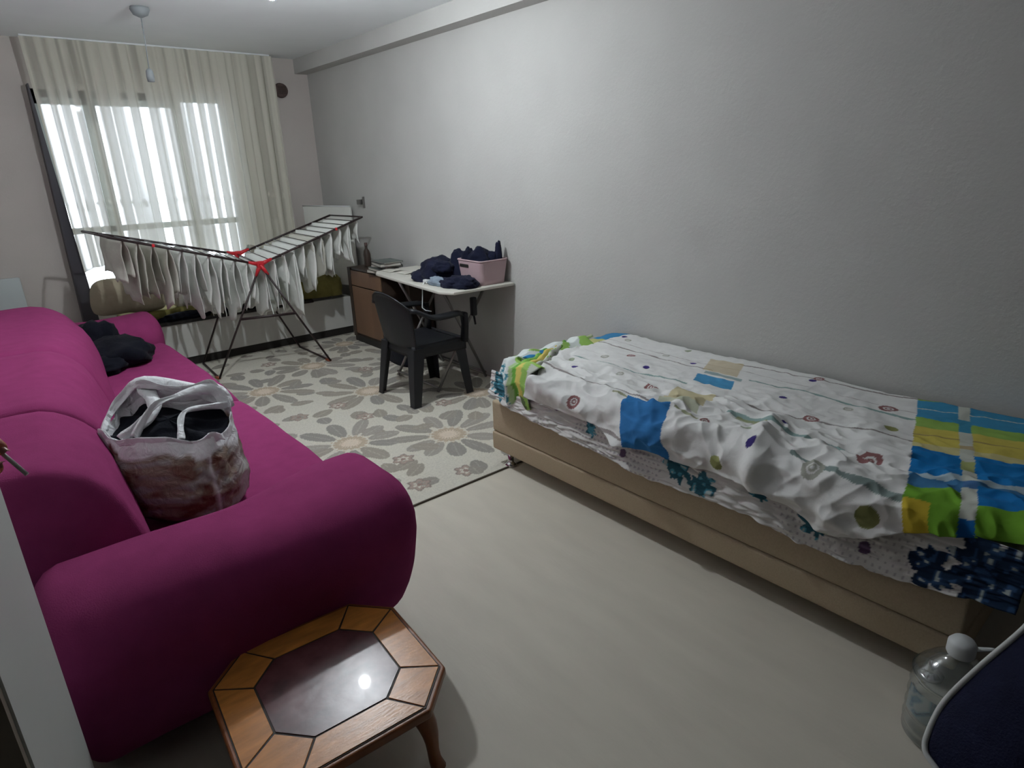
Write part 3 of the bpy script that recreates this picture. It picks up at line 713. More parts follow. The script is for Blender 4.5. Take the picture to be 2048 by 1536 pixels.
build_bedding()

# ------------------------------------------------------------------ octagonal side table
def build_side_table():
    Z = 0.30; cx, cy = 0.462, 1.375
    t = thing('side_table', (cx, cy, 0), 'low octagonal wooden side table with inlaid top beside the sofa arm', 'table')
    hw, hh, ch = 0.275, 0.265, 0.105
    def octo(hw, hh, ch):
        return [(-hw + ch, -hh), (hw - ch, -hh), (hw, -hh + ch), (hw, hh - ch), (hw - ch, hh), (-hw + ch, hh), (-hw, hh - ch), (-hw, -hh + ch)]
    ra = math.radians(-4)
    def W(p, z): return Vector((cx + p[0] * cos(ra) - p[1] * sin(ra), cy + p[0] * sin(ra) + p[1] * cos(ra), z))
    def prism(poly, z0, z1):
        n = len(poly); return [W(p, z0) for p in poly] + [W(p, z1) for p in poly], [tuple(reversed(range(n))), tuple(range(n, 2 * n))] + [(i, (i + 1) % n, n + (i + 1) % n, n + i) for i in range(n)]
    wood = mat('red_brown_varnish', (0.24, 0.075, 0.02), 0.38, 0.25, 9, coat=0.05, stretch=(1, 5, 1))
    light_ = mat('amber_veneer', (0.60, 0.24, 0.055), 0.29, 0.25, 7, 0.05, 30, coat=0.05, spec=0.5, stretch=(1.5, 6, 1))
    dark_ = mat('dark_leather_inlay', (0.13, 0.050, 0.055), 0.27, 0.40, 14, 0.06, 24, coat=0.25, spec=0.35)
    o = link('table_top', mesh(*prism(octo(hw, hh, ch), Z - 0.032, Z - 0.004)), wood, t, smooth=False); bevel(o, 0.006, 3)
    link('grout_bed', mesh(*prism(octo(hw - 0.012, hh - 0.012, ch - 0.005), Z - 0.006, Z - 0.0022)), mat('dark_grout', (0.03, 0.018, 0.012), 0.6), t, smooth=False)
    iw, ih, ic = 0.172, 0.165, 0.075
    inn, out_ = octo(iw, ih, ic), octo(hw - 0.014, hh - 0.014, ch - 0.005)
    for i in range(8):
        j = (i + 1) % 8
        q = [Vector(out_[i]), Vector(out_[j]), Vector(inn[j]), Vector(inn[i])]
        c = sum(q, Vector((0, 0))) / 4
        q = [c + (p - c) * (1 - 0.0035 / max((p - c).length, 1e-3)) for p in q]
        o = link('inlay_tile', mesh(*prism([tuple(p) for p in q], Z - 0.004, Z)), light_, t, smooth=False); bevel(o, 0.0008, 1)
    link('centre_panel', mesh(*prism(octo(iw - 0.004, ih - 0.004, ic - 0.002), Z - 0.004, Z)), dark_, t, smooth=False)
    link('apron', mesh(*prism(octo(hw - 0.06, hh - 0.06, ch - 0.03), Z - 0.085, Z - 0.03)), wood, t, smooth=False)
    for sx in (-1, 1):
        for sy in (-1, 1):
            pts = []
            for k in range(9):
                u = k / 8; off = 0.02 * sin(u * pi * 1.3) + 0.06 * u ** 2
                pts.append(W((sx * (0.165 + off), sy * (0.155 + off)), Z - 0.05 - (Z - 0.058) * u))
            link('leg', mesh(*tubed(pts, [0.030, 0.031, 0.030, 0.027, 0.023, 0.019, 0.017, 0.018, 0.022], 12)), wood, t)
build_side_table()

# ------------------------------------------------------------------ plastic armchair
def build_chair():
    O = Vector((2.36, 3.84, 0.012)); t = thing('plastic_armchair', O, 'black plastic garden armchair facing the folding table', 'chair')
    m = M['black_plastic']
    def P(x, y, z): return Vector((O.x + x, O.y + y, O.z + z))
    # seat with a rolled front lip
    def seat(u, v):
        x = -0.20 + 0.42 * u; y = (-0.235 + 0.47 * v) * (0.88 + 0.12 * u)
        z = 0.425 - 0.02 * sin(pi * v) * sin(pi * u) - 0.05 * smooth(u, 0.86, 1) + 0.01 * u
        return P(x, y, z)
    o = link('seat', mesh(*gridd(seat, lin(0, 1, 20), lin(0, 1, 20))), m, t); solid(o, 0.008, -1)
    def apron(u, v):
        w = u * 4; k = int(min(3, w)); s = w - k
        c = [(-0.20, -0.207), (0.22, -0.235), (0.22, 0.235), (-0.20, 0.207), (-0.20, -0.207)]
        a, b = c[k], c[k + 1]
        return P(a[0] + (b[0] - a[0]) * s, a[1] + (b[1] - a[1]) * s, 0.425 - 0.085 * v)
    o = link('seat_apron', mesh(*gridd(apron, lin(0, 1, 41), lin(0, 1, 4))), m, t); solid(o, 0.006, 0)
    # back: curved in plan, rising to a rounded top
    def back(u, v):
        a = (u - 0.5) * 2; h = 0.405 + v * (0.395 - 0.10 * abs(a) ** 2.2)
        y = a * (0.215 + 0.035 * v); x = -0.215 - 0.085 * v + 0.075 * a * a * (0.4 + 0.6 * v)
        if v > 0.96: x -= 0.012
        return P(x, y, h)
    o = link('backrest', mesh(*gridd(back, lin(0, 1, 28), lin(0, 1, 24))), m, t); solid(o, 0.010, 0)
    for s in (-1, 1):
        arm = []
        for k in range(15):
            u = k / 14
            x = -0.235 + 0.44 * u; y = s * (0.245 + 0.035 * sin(pi * min(1, u * 1.1)))
            z = 0.70 - 0.065 * smooth(u, 0, 0.4) - 0.01 * u - 0.03 * smooth(u, 0.9, 1)
            arm.append((x, y, z))
        vs, fs = [], []
        for i, (x, y, z) in enumerate(arm):
            wd = 0.028 + 0.014 * sin(pi * i / 14)
            for (dy, dz) in ((-wd, -0.022), (-wd, 0.0), (-wd * 0.5, 0.010), (wd * 0.5, 0.010), (wd, 0.0), (wd, -0.022)): vs.append(P(x, y + dy, z + dz))
        for i in range(14):
            for k in range(6): fs.append((i * 6 + k, i * 6 + (k + 1) % 6, (i + 1) * 6 + (k + 1) % 6, (i + 1) * 6 + k))
        fs += [tuple(range(5, -1, -1)), tuple(14 * 6 + k for k in range(6))]
        o = link('armrest', mesh(vs, fs), m, t)
        post = link('arm_post', mesh(*tubed([P(0.205, s * 0.252, 0.61), P(0.215, s * 0.245, 0.52), P(0.205, s * 0.240, 0.40)], [0.040, 0.036, 0.040], 10, flat=0.55)), m, t)
        # legs: tapered, splayed, L section
        for (x0, x1, nm) in ((-0.205, -0.255, 'leg'), (0.205, 0.245, 'leg')):
            y0, y1 = s * 0.215, s * 0.245; w0, w1 = (0.046, 0.030)
            sx = -1 if x0 < 0 else 1
            A = []
            for (x, y, z, w) in ((x0, y0, 0.41, w0), (x1, y1, 0.0, w1)):
                th_ = 0.010
                q = [(x + sx * 0.01, y + s * 0.01), (x + sx * 0.01 - sx * 2 * w, y + s * 0.01), (x + sx * 0.01 - sx * 2 * w, y + s * (0.01 - th_)), (x + sx * (0.01 - th_), y + s * (0.01 - th_)), (x + sx * (0.01 - th_), y + s * 0.01 - s * 2 * w), (x + sx * 0.01, y + s * 0.01 - s * 2 * w)]
                A.append([P(a, b, z) for a, b in q])
            vs = A[0] + A[1]; fs = [(k, (k + 1) % 6, 6 + (k + 1) % 6, 6 + k) for k in range(6)] + [tuple(range(6)), tuple(range(11, 5, -1))]
            o = link(nm, mesh(vs, fs), m, t, smooth=False); bevel(o, 0.003, 2)
build_chair()

# ------------------------------------------------------------------ folding table and what stands on it
TZ = 0.80
def build_table():
    t = thing('folding_table', (2.68, 4.1, 0), 'narrow folding table with a pale top on crossed metal legs by the right wall', 'table')
    poly = [(2.375, 3.60), (2.43, 3.50), (2.95, 3.47), (2.95, 4.80), (2.54, 4.78), (2.49, 4.70)]
    n = len(poly); vs = [Vector((x, y, TZ - 0.022)) for x, y in poly] + [Vector((x, y, TZ)) for x, y in poly]
    fs = [tuple(reversed(range(n))), tuple(range(n, 2 * n))] + [(i, (i + 1) % n, n + (i + 1) % n, n + i) for i in range(n)]
    o = link('table_top', mesh(vs, fs), M['tabletop'], t, smooth=False); bevel(o, 0.006, 2)
    for (ya, yb) in ((3.76, 3.70), (4.34, 4.30)):
        link('leg', tube([(2.41, ya, 0.014), (2.66, ya - 0.01, 0.42), (2.90, ya - 0.02, TZ - 0.022)], 0.011, 10), M['metal'], t)
        link('leg', tube([(2.90, yb + 0.10, 0.014), (2.68, yb + 0.05, 0.42), (2.47, yb, TZ - 0.022)], 0.011, 10), M['metal'], t)
    link('crossbar', tube([(2.41, 3.76, 0.05), (2.41, 4.34, 0.05)], 0.009, 8), M['metal'], t)
    link('crossbar', tube([(2.90, 3.80, 0.05), (2.90, 4.40, 0.05)], 0.009, 8), M['metal'], t)
    link('lock_bracket', mesh(*joined([rboxd((2.70, 3.66, 0.56), (2.745, 3.70, 0.70), 0.012, 2), tubed([(2.72, 3.68, 0.58), (2.74, 3.69, 0.49)], 0.008, 6)])), M['black_plastic'], t)
build_table()
# bin of clothes
def build_basket():
    t = thing('storage_basket', (2.80, 3.62, TZ), 'pink plastic storage basket with a slotted grip on the table corner', 'basket')
    x0, x1, y0, y1, z0, z1 = 2.68, 2.935, 3.515, 3.80, TZ + 0.001, TZ + 0.172
    def ring(z, k):
        g = 0.018 * (1 - k); pts = []
        X0, X1, Y0, Y1 = x0 + g, x1 - g, y0 + g, y1 - g; r = 0.03
        for cx, cy, a0 in ((X1 - r, Y1 - r, 0), (X0 + r, Y1 - r, pi / 2), (X0 + r, Y0 + r, pi), (X1 - r, Y0 + r, 1.5 * pi)):
            for i in range(6): pts.append(Vector((cx + r * cos(a0 + i * pi / 10), cy + r * sin(a0 + i * pi / 10), z)))
        return pts
    vs, fs = [], []; lv = [0, 0.2, 0.45, 0.7, 0.9, 1.0]
    for k in lv: vs += ring(z0 + (z1 - z0) * k, k)
    n = 24
    for i in range(len(lv) - 1):
        for k in range(n): fs.append((i * n + k, i * n + (k + 1) % n, (i + 1) * n + (k + 1) % n, (i + 1) * n + k))
    fs.append(tuple(reversed(range(n))))
    body = link('basket_body', mesh(vs, fs), M['pink'], t); solid(body, 0.004, 0)
    rim = ring(z1, 1.04); link('rim', tube(rim + [rim[0]], 0.006, 8), M['pink'], t)
    o = link('grip_slot', rbox((2.678, 3.66, TZ + 0.122), (2.684, 3.765, TZ + 0.144), 0.003, 3), M['darktrim'], body)
build_basket()
def heap_multi(name, blobs, m, label, cat, group=None):
    parts = []
    for (c, s, seed) in blobs:
        me = heap(c, s, seed, 4, 0.28, 6)
        parts.append(([v.co.copy() for v in me.vertices], [tuple(p.vertices) for p in me.polygons]))
    o = link(name, mesh(*joined(parts)), m)
    return tag(o, label, cat, group)
heap_multi('folded_clothes', [((2.79, 3.66, TZ + 0.115), (0.080, 0.080, 0.085), 1.2), ((2.85, 3.61, TZ + 0.115), (0.055, 0.055, 0.07), 2.2), ((2.75, 3.74, TZ + 0.12), (0.050, 0.040, 0.08), 3.2), ((2.885, 3.565, TZ + 0.13), (0.024, 0.024, 0.10), 4.9)], M['navy'], 'dark navy clothes piled in the pink basket', 'clothes')
heap_multi('clothes_pile', [((2.66, 4.02, TZ), (0.13, 0.16, 0.10), 5.2), ((2.63, 3.90, TZ + 0.08), (0.075, 0.07, 0.045), 6.2), ((2.60, 4.06, TZ), (0.10, 0.14, 0.055), 7.2), ((2.76, 3.88, TZ), (0.09, 0.09, 0.13), 8.1)], M['navy'], 'heap of dark navy clothes in the middle of the folding table', 'clothes')
heap_multi('folded_garment', [((2.60, 3.63, TZ), (0.085, 0.12, 0.05), 9.3), ((2.54, 3.70, TZ), (0.06, 0.10, 0.04), 10.3)], M['navy'], 'dark navy folded garment at the near edge of the folding table', 'clothes')
o = link('tshirt', heap((2.52, 3.82, TZ), (0.045, 0.10, 0.035), 12.5, 4, 0.3, 7), M['greycloth']); tag(o, 'small grey blue cloth tucked between the dark clothes on the table', 'clothes')
t = thing('charging_cable', (2.47, 3.93, TZ), 'white charging cable hanging over the table edge above the chair', 'cable')
link('plug', rbox((2.48, 3.92, TZ + 0.001), (2.53, 3.97, TZ + 0.03), 0.008, 2), M['whiteplastic'], t)
link('wire', tube([(2.50, 3.94, TZ + 0.015), (2.465, 3.93, TZ + 0.012), (2.447, 3.925, TZ - 0.01), (2.442, 3.925, TZ - 0.09), (2.435, 3.93, TZ - 0.17), (2.45, 3.91, TZ - 0.19), (2.475, 3.87, TZ - 0.195)], 0.004, 6), M['whiteplastic'], t)
link('adapter', rbox((2.51, 3.86, TZ + 0.001), (2.545, 3.90, TZ + 0.018), 0.005, 2), M['whiteplastic'], t)

# brown cabinet beyond the table
def build_cabinet():
    t = thing('brown_cabinet', (2.83, 5.2, 0), 'low brown wooden cabinet with an open compartment against the right wall', 'cabinet')
    x0, x1, y0, y1, z1 = 2.70, 2.95, 4.56, 5.66, 0.735
    link('carcass', mesh(*joined([boxd((x0 + 0.012, y0, z1 - 0.02), (x1, y1, z1)), boxd((x0 + 0.012, y0, 0.07), (x1, y1, 0.09)), boxd((x0 + 0.012, y0, 0.07), (x1, y0 + 0.02, z1 - 0.02)),
                                 boxd((x0 + 0.012, y1 - 0.02, 0.07), (x1, y1, z1 - 0.02)), boxd((x0 + 0.012, 5.02, 0.09), (x1, 5.04, z1 - 0.02)), boxd((x1 - 0.01, y0, 0.09), (x1, y1, z1 - 0.02))])), M['darkwood'], t, smooth=False)
    o = link('cabinet_door', box((x0, 5.03, 0.095), (x0 + 0.012, 5.60, 0.56)), M['brownwood'], t, smooth=False); bevel(o, 0.003)
    o = link('drawer_front', box((x0, 5.03, 0.57), (x0 + 0.012, 5.60, z1 - 0.025)), M['brownwood'], t, smooth=False); bevel(o, 0.003)
    link('side_stile', box((x0 - 0.002, 5.605, 0.06), (x0 + 0.012, y1, z1)), M['darkwood'], t, smooth=False)
    link('plinth', box((x0 + 0.005, y0 + 0.01, 0.011), (x1 - 0.02, y1 - 0.01, 0.07)), M['darktrim'], t, smooth=False)
    link('shelf', box((x0 + 0.02, y0 + 0.02, 0.38), (x1 - 0.01, 5.02, 0.395)), M['darkwood'], t, smooth=False)
build_cabinet()
o = link('storage_bag', heap((2.60, 4.62, 0.012), (0.055, 0.22, 0.35), 21.0, 4, 0.12, 4), M['blackc']); tag(o, 'black soft bag standing under the folding table before the brown cabinet', 'bag')
# books: a stack of thin ones on the cabinet
def build_books():
    specs = [(2.77, 5.06, 0.20, 0.26, 0.026, 8, 'book3', 'brown covered book at the bottom of the stack on the brown cabinet'), (2.75, 5.04, 0.19, 0.25, 0.022, -6, 'book1', 'grey green book second from the bottom of the cabinet stack'),
             (2.78, 5.03, 0.18, 0.24, 0.022, 4, 'book2', 'dark book in the middle of the cabinet stack'), (2.76, 5.00, 0.19, 0.25, 0.028, -10, 'book2', 'thick dark book with pale pages near the top of the cabinet stack'),
             (2.77, 4.99, 0.18, 0.25, 0.012, -4, 'book1', 'thin grey green notebook on top of the cabinet stack')]
    z = 0.7365
    for (x, y, w, l, h, a, m, lab) in specs:
        t = thing('book', (x, y, z), lab, 'book', 'books stacked on the brown cabinet')
        a = math.radians(a)
        def rot(me):
            me.transform(Matrix.Translation((x, y, 0)) @ Matrix.Rotation(a, 4, 'Z') @ Matrix.Translation((-x, -y, 0))); return me
        c = 0.0025
        link('cover', rot(mesh(*joined([boxd((x - w / 2, y - l / 2, z), (x + w / 2, y + l / 2, z + c)), boxd((x - w / 2, y - l / 2, z + h - c), (x + w / 2, y + l / 2, z + h)), boxd((x + w / 2 - c, y - l / 2, z + c), (x + w / 2, y + l / 2, z + h - c))]))), M[m], t, smooth=False)
        link('pages', rot(box((x - w / 2 + 0.004, y - l / 2 + 0.004, z + c), (x + w / 2 - c, y + l / 2 - 0.004, z + h - c))), M['paper'], t, smooth=False)
        z += h + 0.0005
    for i, (x, y, lab) in enumerate(((2.64, 4.70, 'white folded paper lying on the far end of the folding table'), (2.66, 4.50, 'single pale sheet of paper beside the folded one on the table'))):
        def f(u, v, x=x, y=y, i=i): return Vector((x - 0.06 + 0.13 * u, y - 0.08 + 0.17 * v, TZ + 0.002 + 0.006 * sin(pi * u) * (1 + i * 0.3) + 0.002 * sin(v * 5)))
        o = link('paper_sheet', mesh(*gridd(f, lin(0, 1, 8), lin(0, 1, 8))), M['paper']); solid(o, 0.001, 1); tag(o, lab, 'paper', 'papers on the folding table')
    t = thing('glass_bottle', (2.80, 5.46, 0.736), 'brown glass bottle standing against the wall behind the book stack', 'bottle')
    link('bottle_body', mesh(*lathed([(0, 0), (0.032, 0), (0.034, 0.01), (0.034, 0.12), (0.026, 0.15), (0.013, 0.17), (0.013, 0.20)], (2.84, 5.50, 0.736))), M['darkwood'], t)
    link('bottle_cap', mesh(*lathed([(0.015, 0.195), (0.015, 0.225), (0, 0.225)], (2.84, 5.50, 0.736))), M['ventbrown'], t)
build_books()

# ------------------------------------------------------------------ white daybed under the window
def build_daybed():
    t = thing('white_daybed', (1.75, 6.2, 0), 'low white daybed base with dark edging under the window', 'bed')
    X0, X1, Y0, Y1 = 0.80, 2.86, 5.98, 6.38
    o = link('front_panel', box((X0, Y0, 0.075), (X1, Y0 + 0.03, 0.385)), M['whiteboard'], t, smooth=False); bevel(o, 0.004)
    link('end_panel', box((X1 - 0.03, Y0 + 0.031, 0.075), (X1, Y1, 0.385)), M['whiteboard'], t, smooth=False)
    link('end_panel', box((X0, Y0 + 0.031, 0.075), (X0 + 0.03, Y1, 0.385)), M['whiteboard'], t, smooth=False)
    link('top_edging', box((X0 - 0.01, Y0 - 0.012, 0.386), (2.45, Y1, 0.412)), M['darktrim'], t, smooth=False)
    link('plinth', box((X0 + 0.01, Y0 + 0.012, 0.001), (X1 - 0.01, Y1, 0.074)), M['darktrim'], t, smooth=False)
    link('corner_foot', mesh(*lathed([(0, 0), (0.016, 0), (0.016, 0.07), (0, 0.07)], (X1 + 0.002, Y0 - 0.008, 0.002))), M['chrome'], t)
    link('daybed_mattress', rbox((X0 + 0.02, Y0 + 0.15, 0.414), (X1 - 0.02, Y1, 0.50), 0.03, 6), M['olive'], t)
build_daybed()
def pillow(name, c, s, m, label, cat, seed, tilt=0.0, group=None):
    def d(p):
        q = p - Vector(c)
        e = max(0, 1 - (abs(q.x) / s[0]) ** 3) * max(0, 1 - (abs(q.z) / s[2]) ** 3)
        q.y *= 0.35 + 0.65 * e
        q += Vector((1, 0.6, 1)) * 0.018 * nz(p.x, p.y, p.z + seed, 7)
        q = Matrix.Rotation(tilt, 3, 'X') @ q
        return q + Vector(c)
    o = link(name, rbox((c[0] - s[0], c[1] - s[1], c[2] - s[2]), (c[0] + s[0], c[1] + s[1], c[2] + s[2]), (s[1], s[1] * 0.95, s[1]), 10, d), m)
    return tag(o, label, cat, group)
pillow('bed_pillow', (0.92, 6.13, 0.66), (0.28, 0.09, 0.16), M['beige'], 'large beige pillow propped at the left end of the daybed', 'pillow', 1, 0.25)
pillow('bed_pillow', (1.50, 6.16, 0.65), (0.28, 0.08, 0.16), M['laundry2'], 'off white pillow in the middle of the daybed behind the laundry', 'pillow', 2, 0.25)
pillow('bed_pillow', (1.98, 6.16, 0.64), (0.24, 0.08, 0.14), M['beige'], 'beige pillow on the daybed right of the rack hub', 'pillow', 3, 0.25)
heap_multi('olive_blanket', [((2.46, 6.16, 0.50), (0.16, 0.13, 0.13), 30), ((2.56, 6.05, 0.414), (0.20, 0.065, 0.15), 31), ((2.70, 6.02, 0.414), (0.07, 0.045, 0.12), 32)], M['olive'], 'crumpled olive green blanket at the right end of the daybed', 'blanket')
heap_multi('dark_garment', [((1.85, 6.045, 0.414), (0.20, 0.055, 0.06), 33), ((1.30, 6.045, 0.414), (0.20, 0.055, 0.035), 34)], M['blackc'], 'dark garments lying along the front edge of the daybed', 'clothes')
def board():
    t = thing('white_board', (2.8, 6.1, 0.5), 'white upright board leaning in the corner behind the drying rack', 'board')
    a, b = Vector((2.655, 6.42, 0)), Vector((2.90, 5.86, 0)); n = Vector((0.9, 0.4, 0)).normalized() * 0.022
    vs = []
    for z in (0.001, 1.285):
        for p in (a, b, b + n, a + n): vs.append(p + Vector((0, 0, z - 0.012 * (p - a).length)) if z > 0.1 else p + Vector((0, 0, z)))
    return t, vs
t, vs = board()
o = link('board_panel', mesh([v + Vector((0, 0, 0.5)) if v.z < 0.1 else v for v in vs], [(0, 3, 2, 1), (4, 5, 6, 7), (0, 1, 5, 4), (1, 2, 6, 5), (2, 3, 7, 6), (3, 0, 4, 7)]), M['whiteboard'], t, smooth=False); bevel(o, 0.004)
o = link('board_edging', tube([vs[4] + Vector((0, 0, 0.002)), vs[5] + Vector((0, 0, 0.002))], 0.006, 6), M['whiteplastic'], t)

# ------------------------------------------------------------------ drying rack and laundry
HUBN, HUBF = Vector((1.755, 5.27, 0.905)), Vector((1.755, 5.80, 0.945))
LN, LF = Vector((0.735, 5.29, 1.215)), Vector((0.655, 5.80, 1.235))
RN, RF = Vector((2.715, 5.27, 1.215)), Vector((2.655, 5.80, 1.215))
def build_rack():
    t = thing('drying_rack', (1.75, 5.5, 0), 'folding winged clothes drying rack with dark tubes and a red hub', 'drying rack')
    m = M['rackdark']
    fl = 0.018
    legs = [(HUBN, (1.30, 5.33, fl)), (HUBN, (2.19, 5.14, fl)), (HUBF, (1.33, 5.90, fl)), (HUBF, (2.18, 5.79, fl))]
    for a, b in legs:
        l = link('leg', tube([a, Vector(b)], 0.0085, 8), m, t)
    for h in (HUBN, HUBF):
        parts = []
        for d in (Vector((-0.09, 0, 0.028)), Vector((0.10, 0, 0.035)), Vector((-0.045, 0.005, -0.09)), Vector((0.05, -0.01, -0.09))):
            parts.append(tubed([h, h + d], [0.020, 0.011], 8))
        parts.append(rboxd(tuple(h - Vector((0.028, 0.018, 0.028))), tuple(h + Vector((0.028, 0.018, 0.028))), 0.010, 2))
        link('hub_joint', mesh(*joined(parts)), M['red'], t)
    rails = []
    for a, b in ((HUBN, LN), (HUBF, LF), (HUBN, RN), (HUBF, RF)):
        rails.append(link('wing_rail', tube([a, b], 0.0095, 8), m, t))
    link('wing_end_bar', tube([LN, LF], 0.007, 8), m, t); link('wing_end_bar', tube([RN, RF], 0.007, 8), m, t)
    link('hub_bar', tube([HUBN, HUBF], 0.007, 8), m, t)
    link('brace', tube([(1.537, 5.30, 0.480), (1.965, 5.205, 0.475)], 0.011, 8), m, t)
    link('brace', tube([(1.545, 5.85, 0.50), (1.965, 5.795, 0.49)], 0.008, 8), m, t)
    for k in (0, 1):
        a, b = [((1.30, 5.33, fl), (1.33, 5.90, fl)), ((2.19, 5.14, fl), (2.18, 5.79, fl))][k]
        fb = link('foot_bar', tube([a, b], 0.009, 8), m, t)
        link('foot_cap', mesh(*tubed([Vector(a), Vector(a) + Vector((-0.012, 0.06, 0))], [0.014, 0.012], 8)), M['orange'], fb)
    wires = []
    for w in range(2):
        A, B = ((HUBN, LN), (HUBN, RN))[w]; A2, B2 = ((HUBF, LF), (HUBF, RF))[w]
        for k in range(1, 11):
            u = k / 11
            wires.append((A.lerp(B, u), A2.lerp(B2, u)))
    for a, b in wires: link('line', tube([a, b], 0.0035, 6), m, t)
    for w in range(2):
        A, B = ((HUBN, LN), (HUBN, RN))[w]
        for k in (2, 4, 6, 8): 
            p = A.lerp(B, k / 11); link('line_clip', rbox(tuple(p - Vector((0.010, 0.012, 0.012))), tuple(p + Vector((0.010, 0.012, 0.012))), 0.005, 1), M['red'] if k == 8 else m, rails[w * 2])
    return wires
WIRES = build_rack()
def garment(a, b, lf, lb, seed, slack, y0, y1, m, corner, roof=0.35):
    """cloth folded over one line; the two flaps hang on either side of it"""
    nu, nv = 16, 26
    def f(u, v):
        s = y0 + (y1 - y0) * u
        p = a.lerp(b, s)
        w = (v - 0.5) * 2                         # -1 left flap .. +1 right flap
        L = lb if w < 0 else lf
        L = L * (1 - corner * abs(sin(u * 1.9 + seed)) - 0.10 * (1 if sin(u * 7 + seed * 4) > 0.3 else 0) + 0.03 * sin(u * 11 + seed * 2))
        aw = abs(w)
        side = (-1 if w < 0 else 1) * (0.006 + slack * smooth(aw, 0, roof))
        pinch = 1 - 0.0 * aw
        dx = side + aw * 0.020 * sin(u * 7 + seed * 3 + aw * 2) + 0.012 * aw * nz(u * 3, aw * 3, seed, 1.3)
        dy = 0.02 * aw * sin(seed * 5 + aw * 3) + (0.5 - u) * 0.10 * aw * (0.5 + 0.5 * sin(seed * 7))
        z = p.z + 0.006 * (1 - smooth(aw, 0, 0.1)) - L * aw
        return (p.x + dx, p.y + dy * pinch, max(z, 0.03))
    o = link('hung_cloth', mesh(*gridd(f, lin(0, 1, nu), lin(0, 1, nv))), m, origin=(a.lerp(b, 0.5)))
    solid(o, 0.003, 0); return o
rng = random.Random(8)
ORD = ['nearest the hub', 'second from the hub', 'third from the hub', 'fourth from the hub', 'fifth from the hub', 'sixth from the hub', 'seventh from the hub', 'eighth from the hub', 'ninth from the hub', 'at the outer end']
LWf = [0.34, 0.46, 0.40, 0.52, 0.30, 0.44, 0.36, 0.30, 0.42, 0.30]; LWb = [0.42, 0.52, 0.50, 0.40, 0.50, 0.33, 0.46, 0.40, 0.46, 0.34]
RWf = [0.46, 0.40, 0.60, 0.30, 0.44, 0.36, 0.42, 0.26, 0.34, 0.22]; RWb = [0.50, 0.46, 0.30, 0.62, 0.30, 0.48, 0.30, 0.40, 0.24, 0.40]
KIND = {0: 'towel', 1: 'vest', 2: 'undershirt'}
for i, (a, b) in enumerate(WIRES):
    w, k = divmod(i, 10)
    f_, b_ = (LWf[k], LWb[k]) if w == 0 else (RWf[k], RWb[k])
    m = M['laundry2'] if (w == 0 and k >= 6) or (w == 1 and k in (5,)) else M['laundry']
    o = garment(a, b, f_ * 1.05, b_ * 1.05, i * 1.37 + 0.5, 0.020 if w == 0 else 0.041, 0.02, rng.uniform(0.85, 0.97), m, rng.uniform(0.03, 0.16), 0.35 if w == 0 else 0.06)
    tag(o, ('off white' if m is M['laundry2'] else 'white') + ' cloth on the line ' + ORD[k] + ', ' + ('left' if w == 0 else 'right') + ' wing of the rack', 'laundry', 'white laundry on the drying rack')
# lower laundry hung between the frames below the hub
for k, (u, L_, nm) in enumerate(((0.03, 0.48, 'long white cloth hung on the hub bar just below the red hub'),)):
    o = garment(HUBN, HUBF, L_, L_ * 0.85, 40 + k, 0.03, 0.10, 0.90, M['laundry'], 0.2); tag(o, nm, 'laundry', 'white laundry on the drying rack')

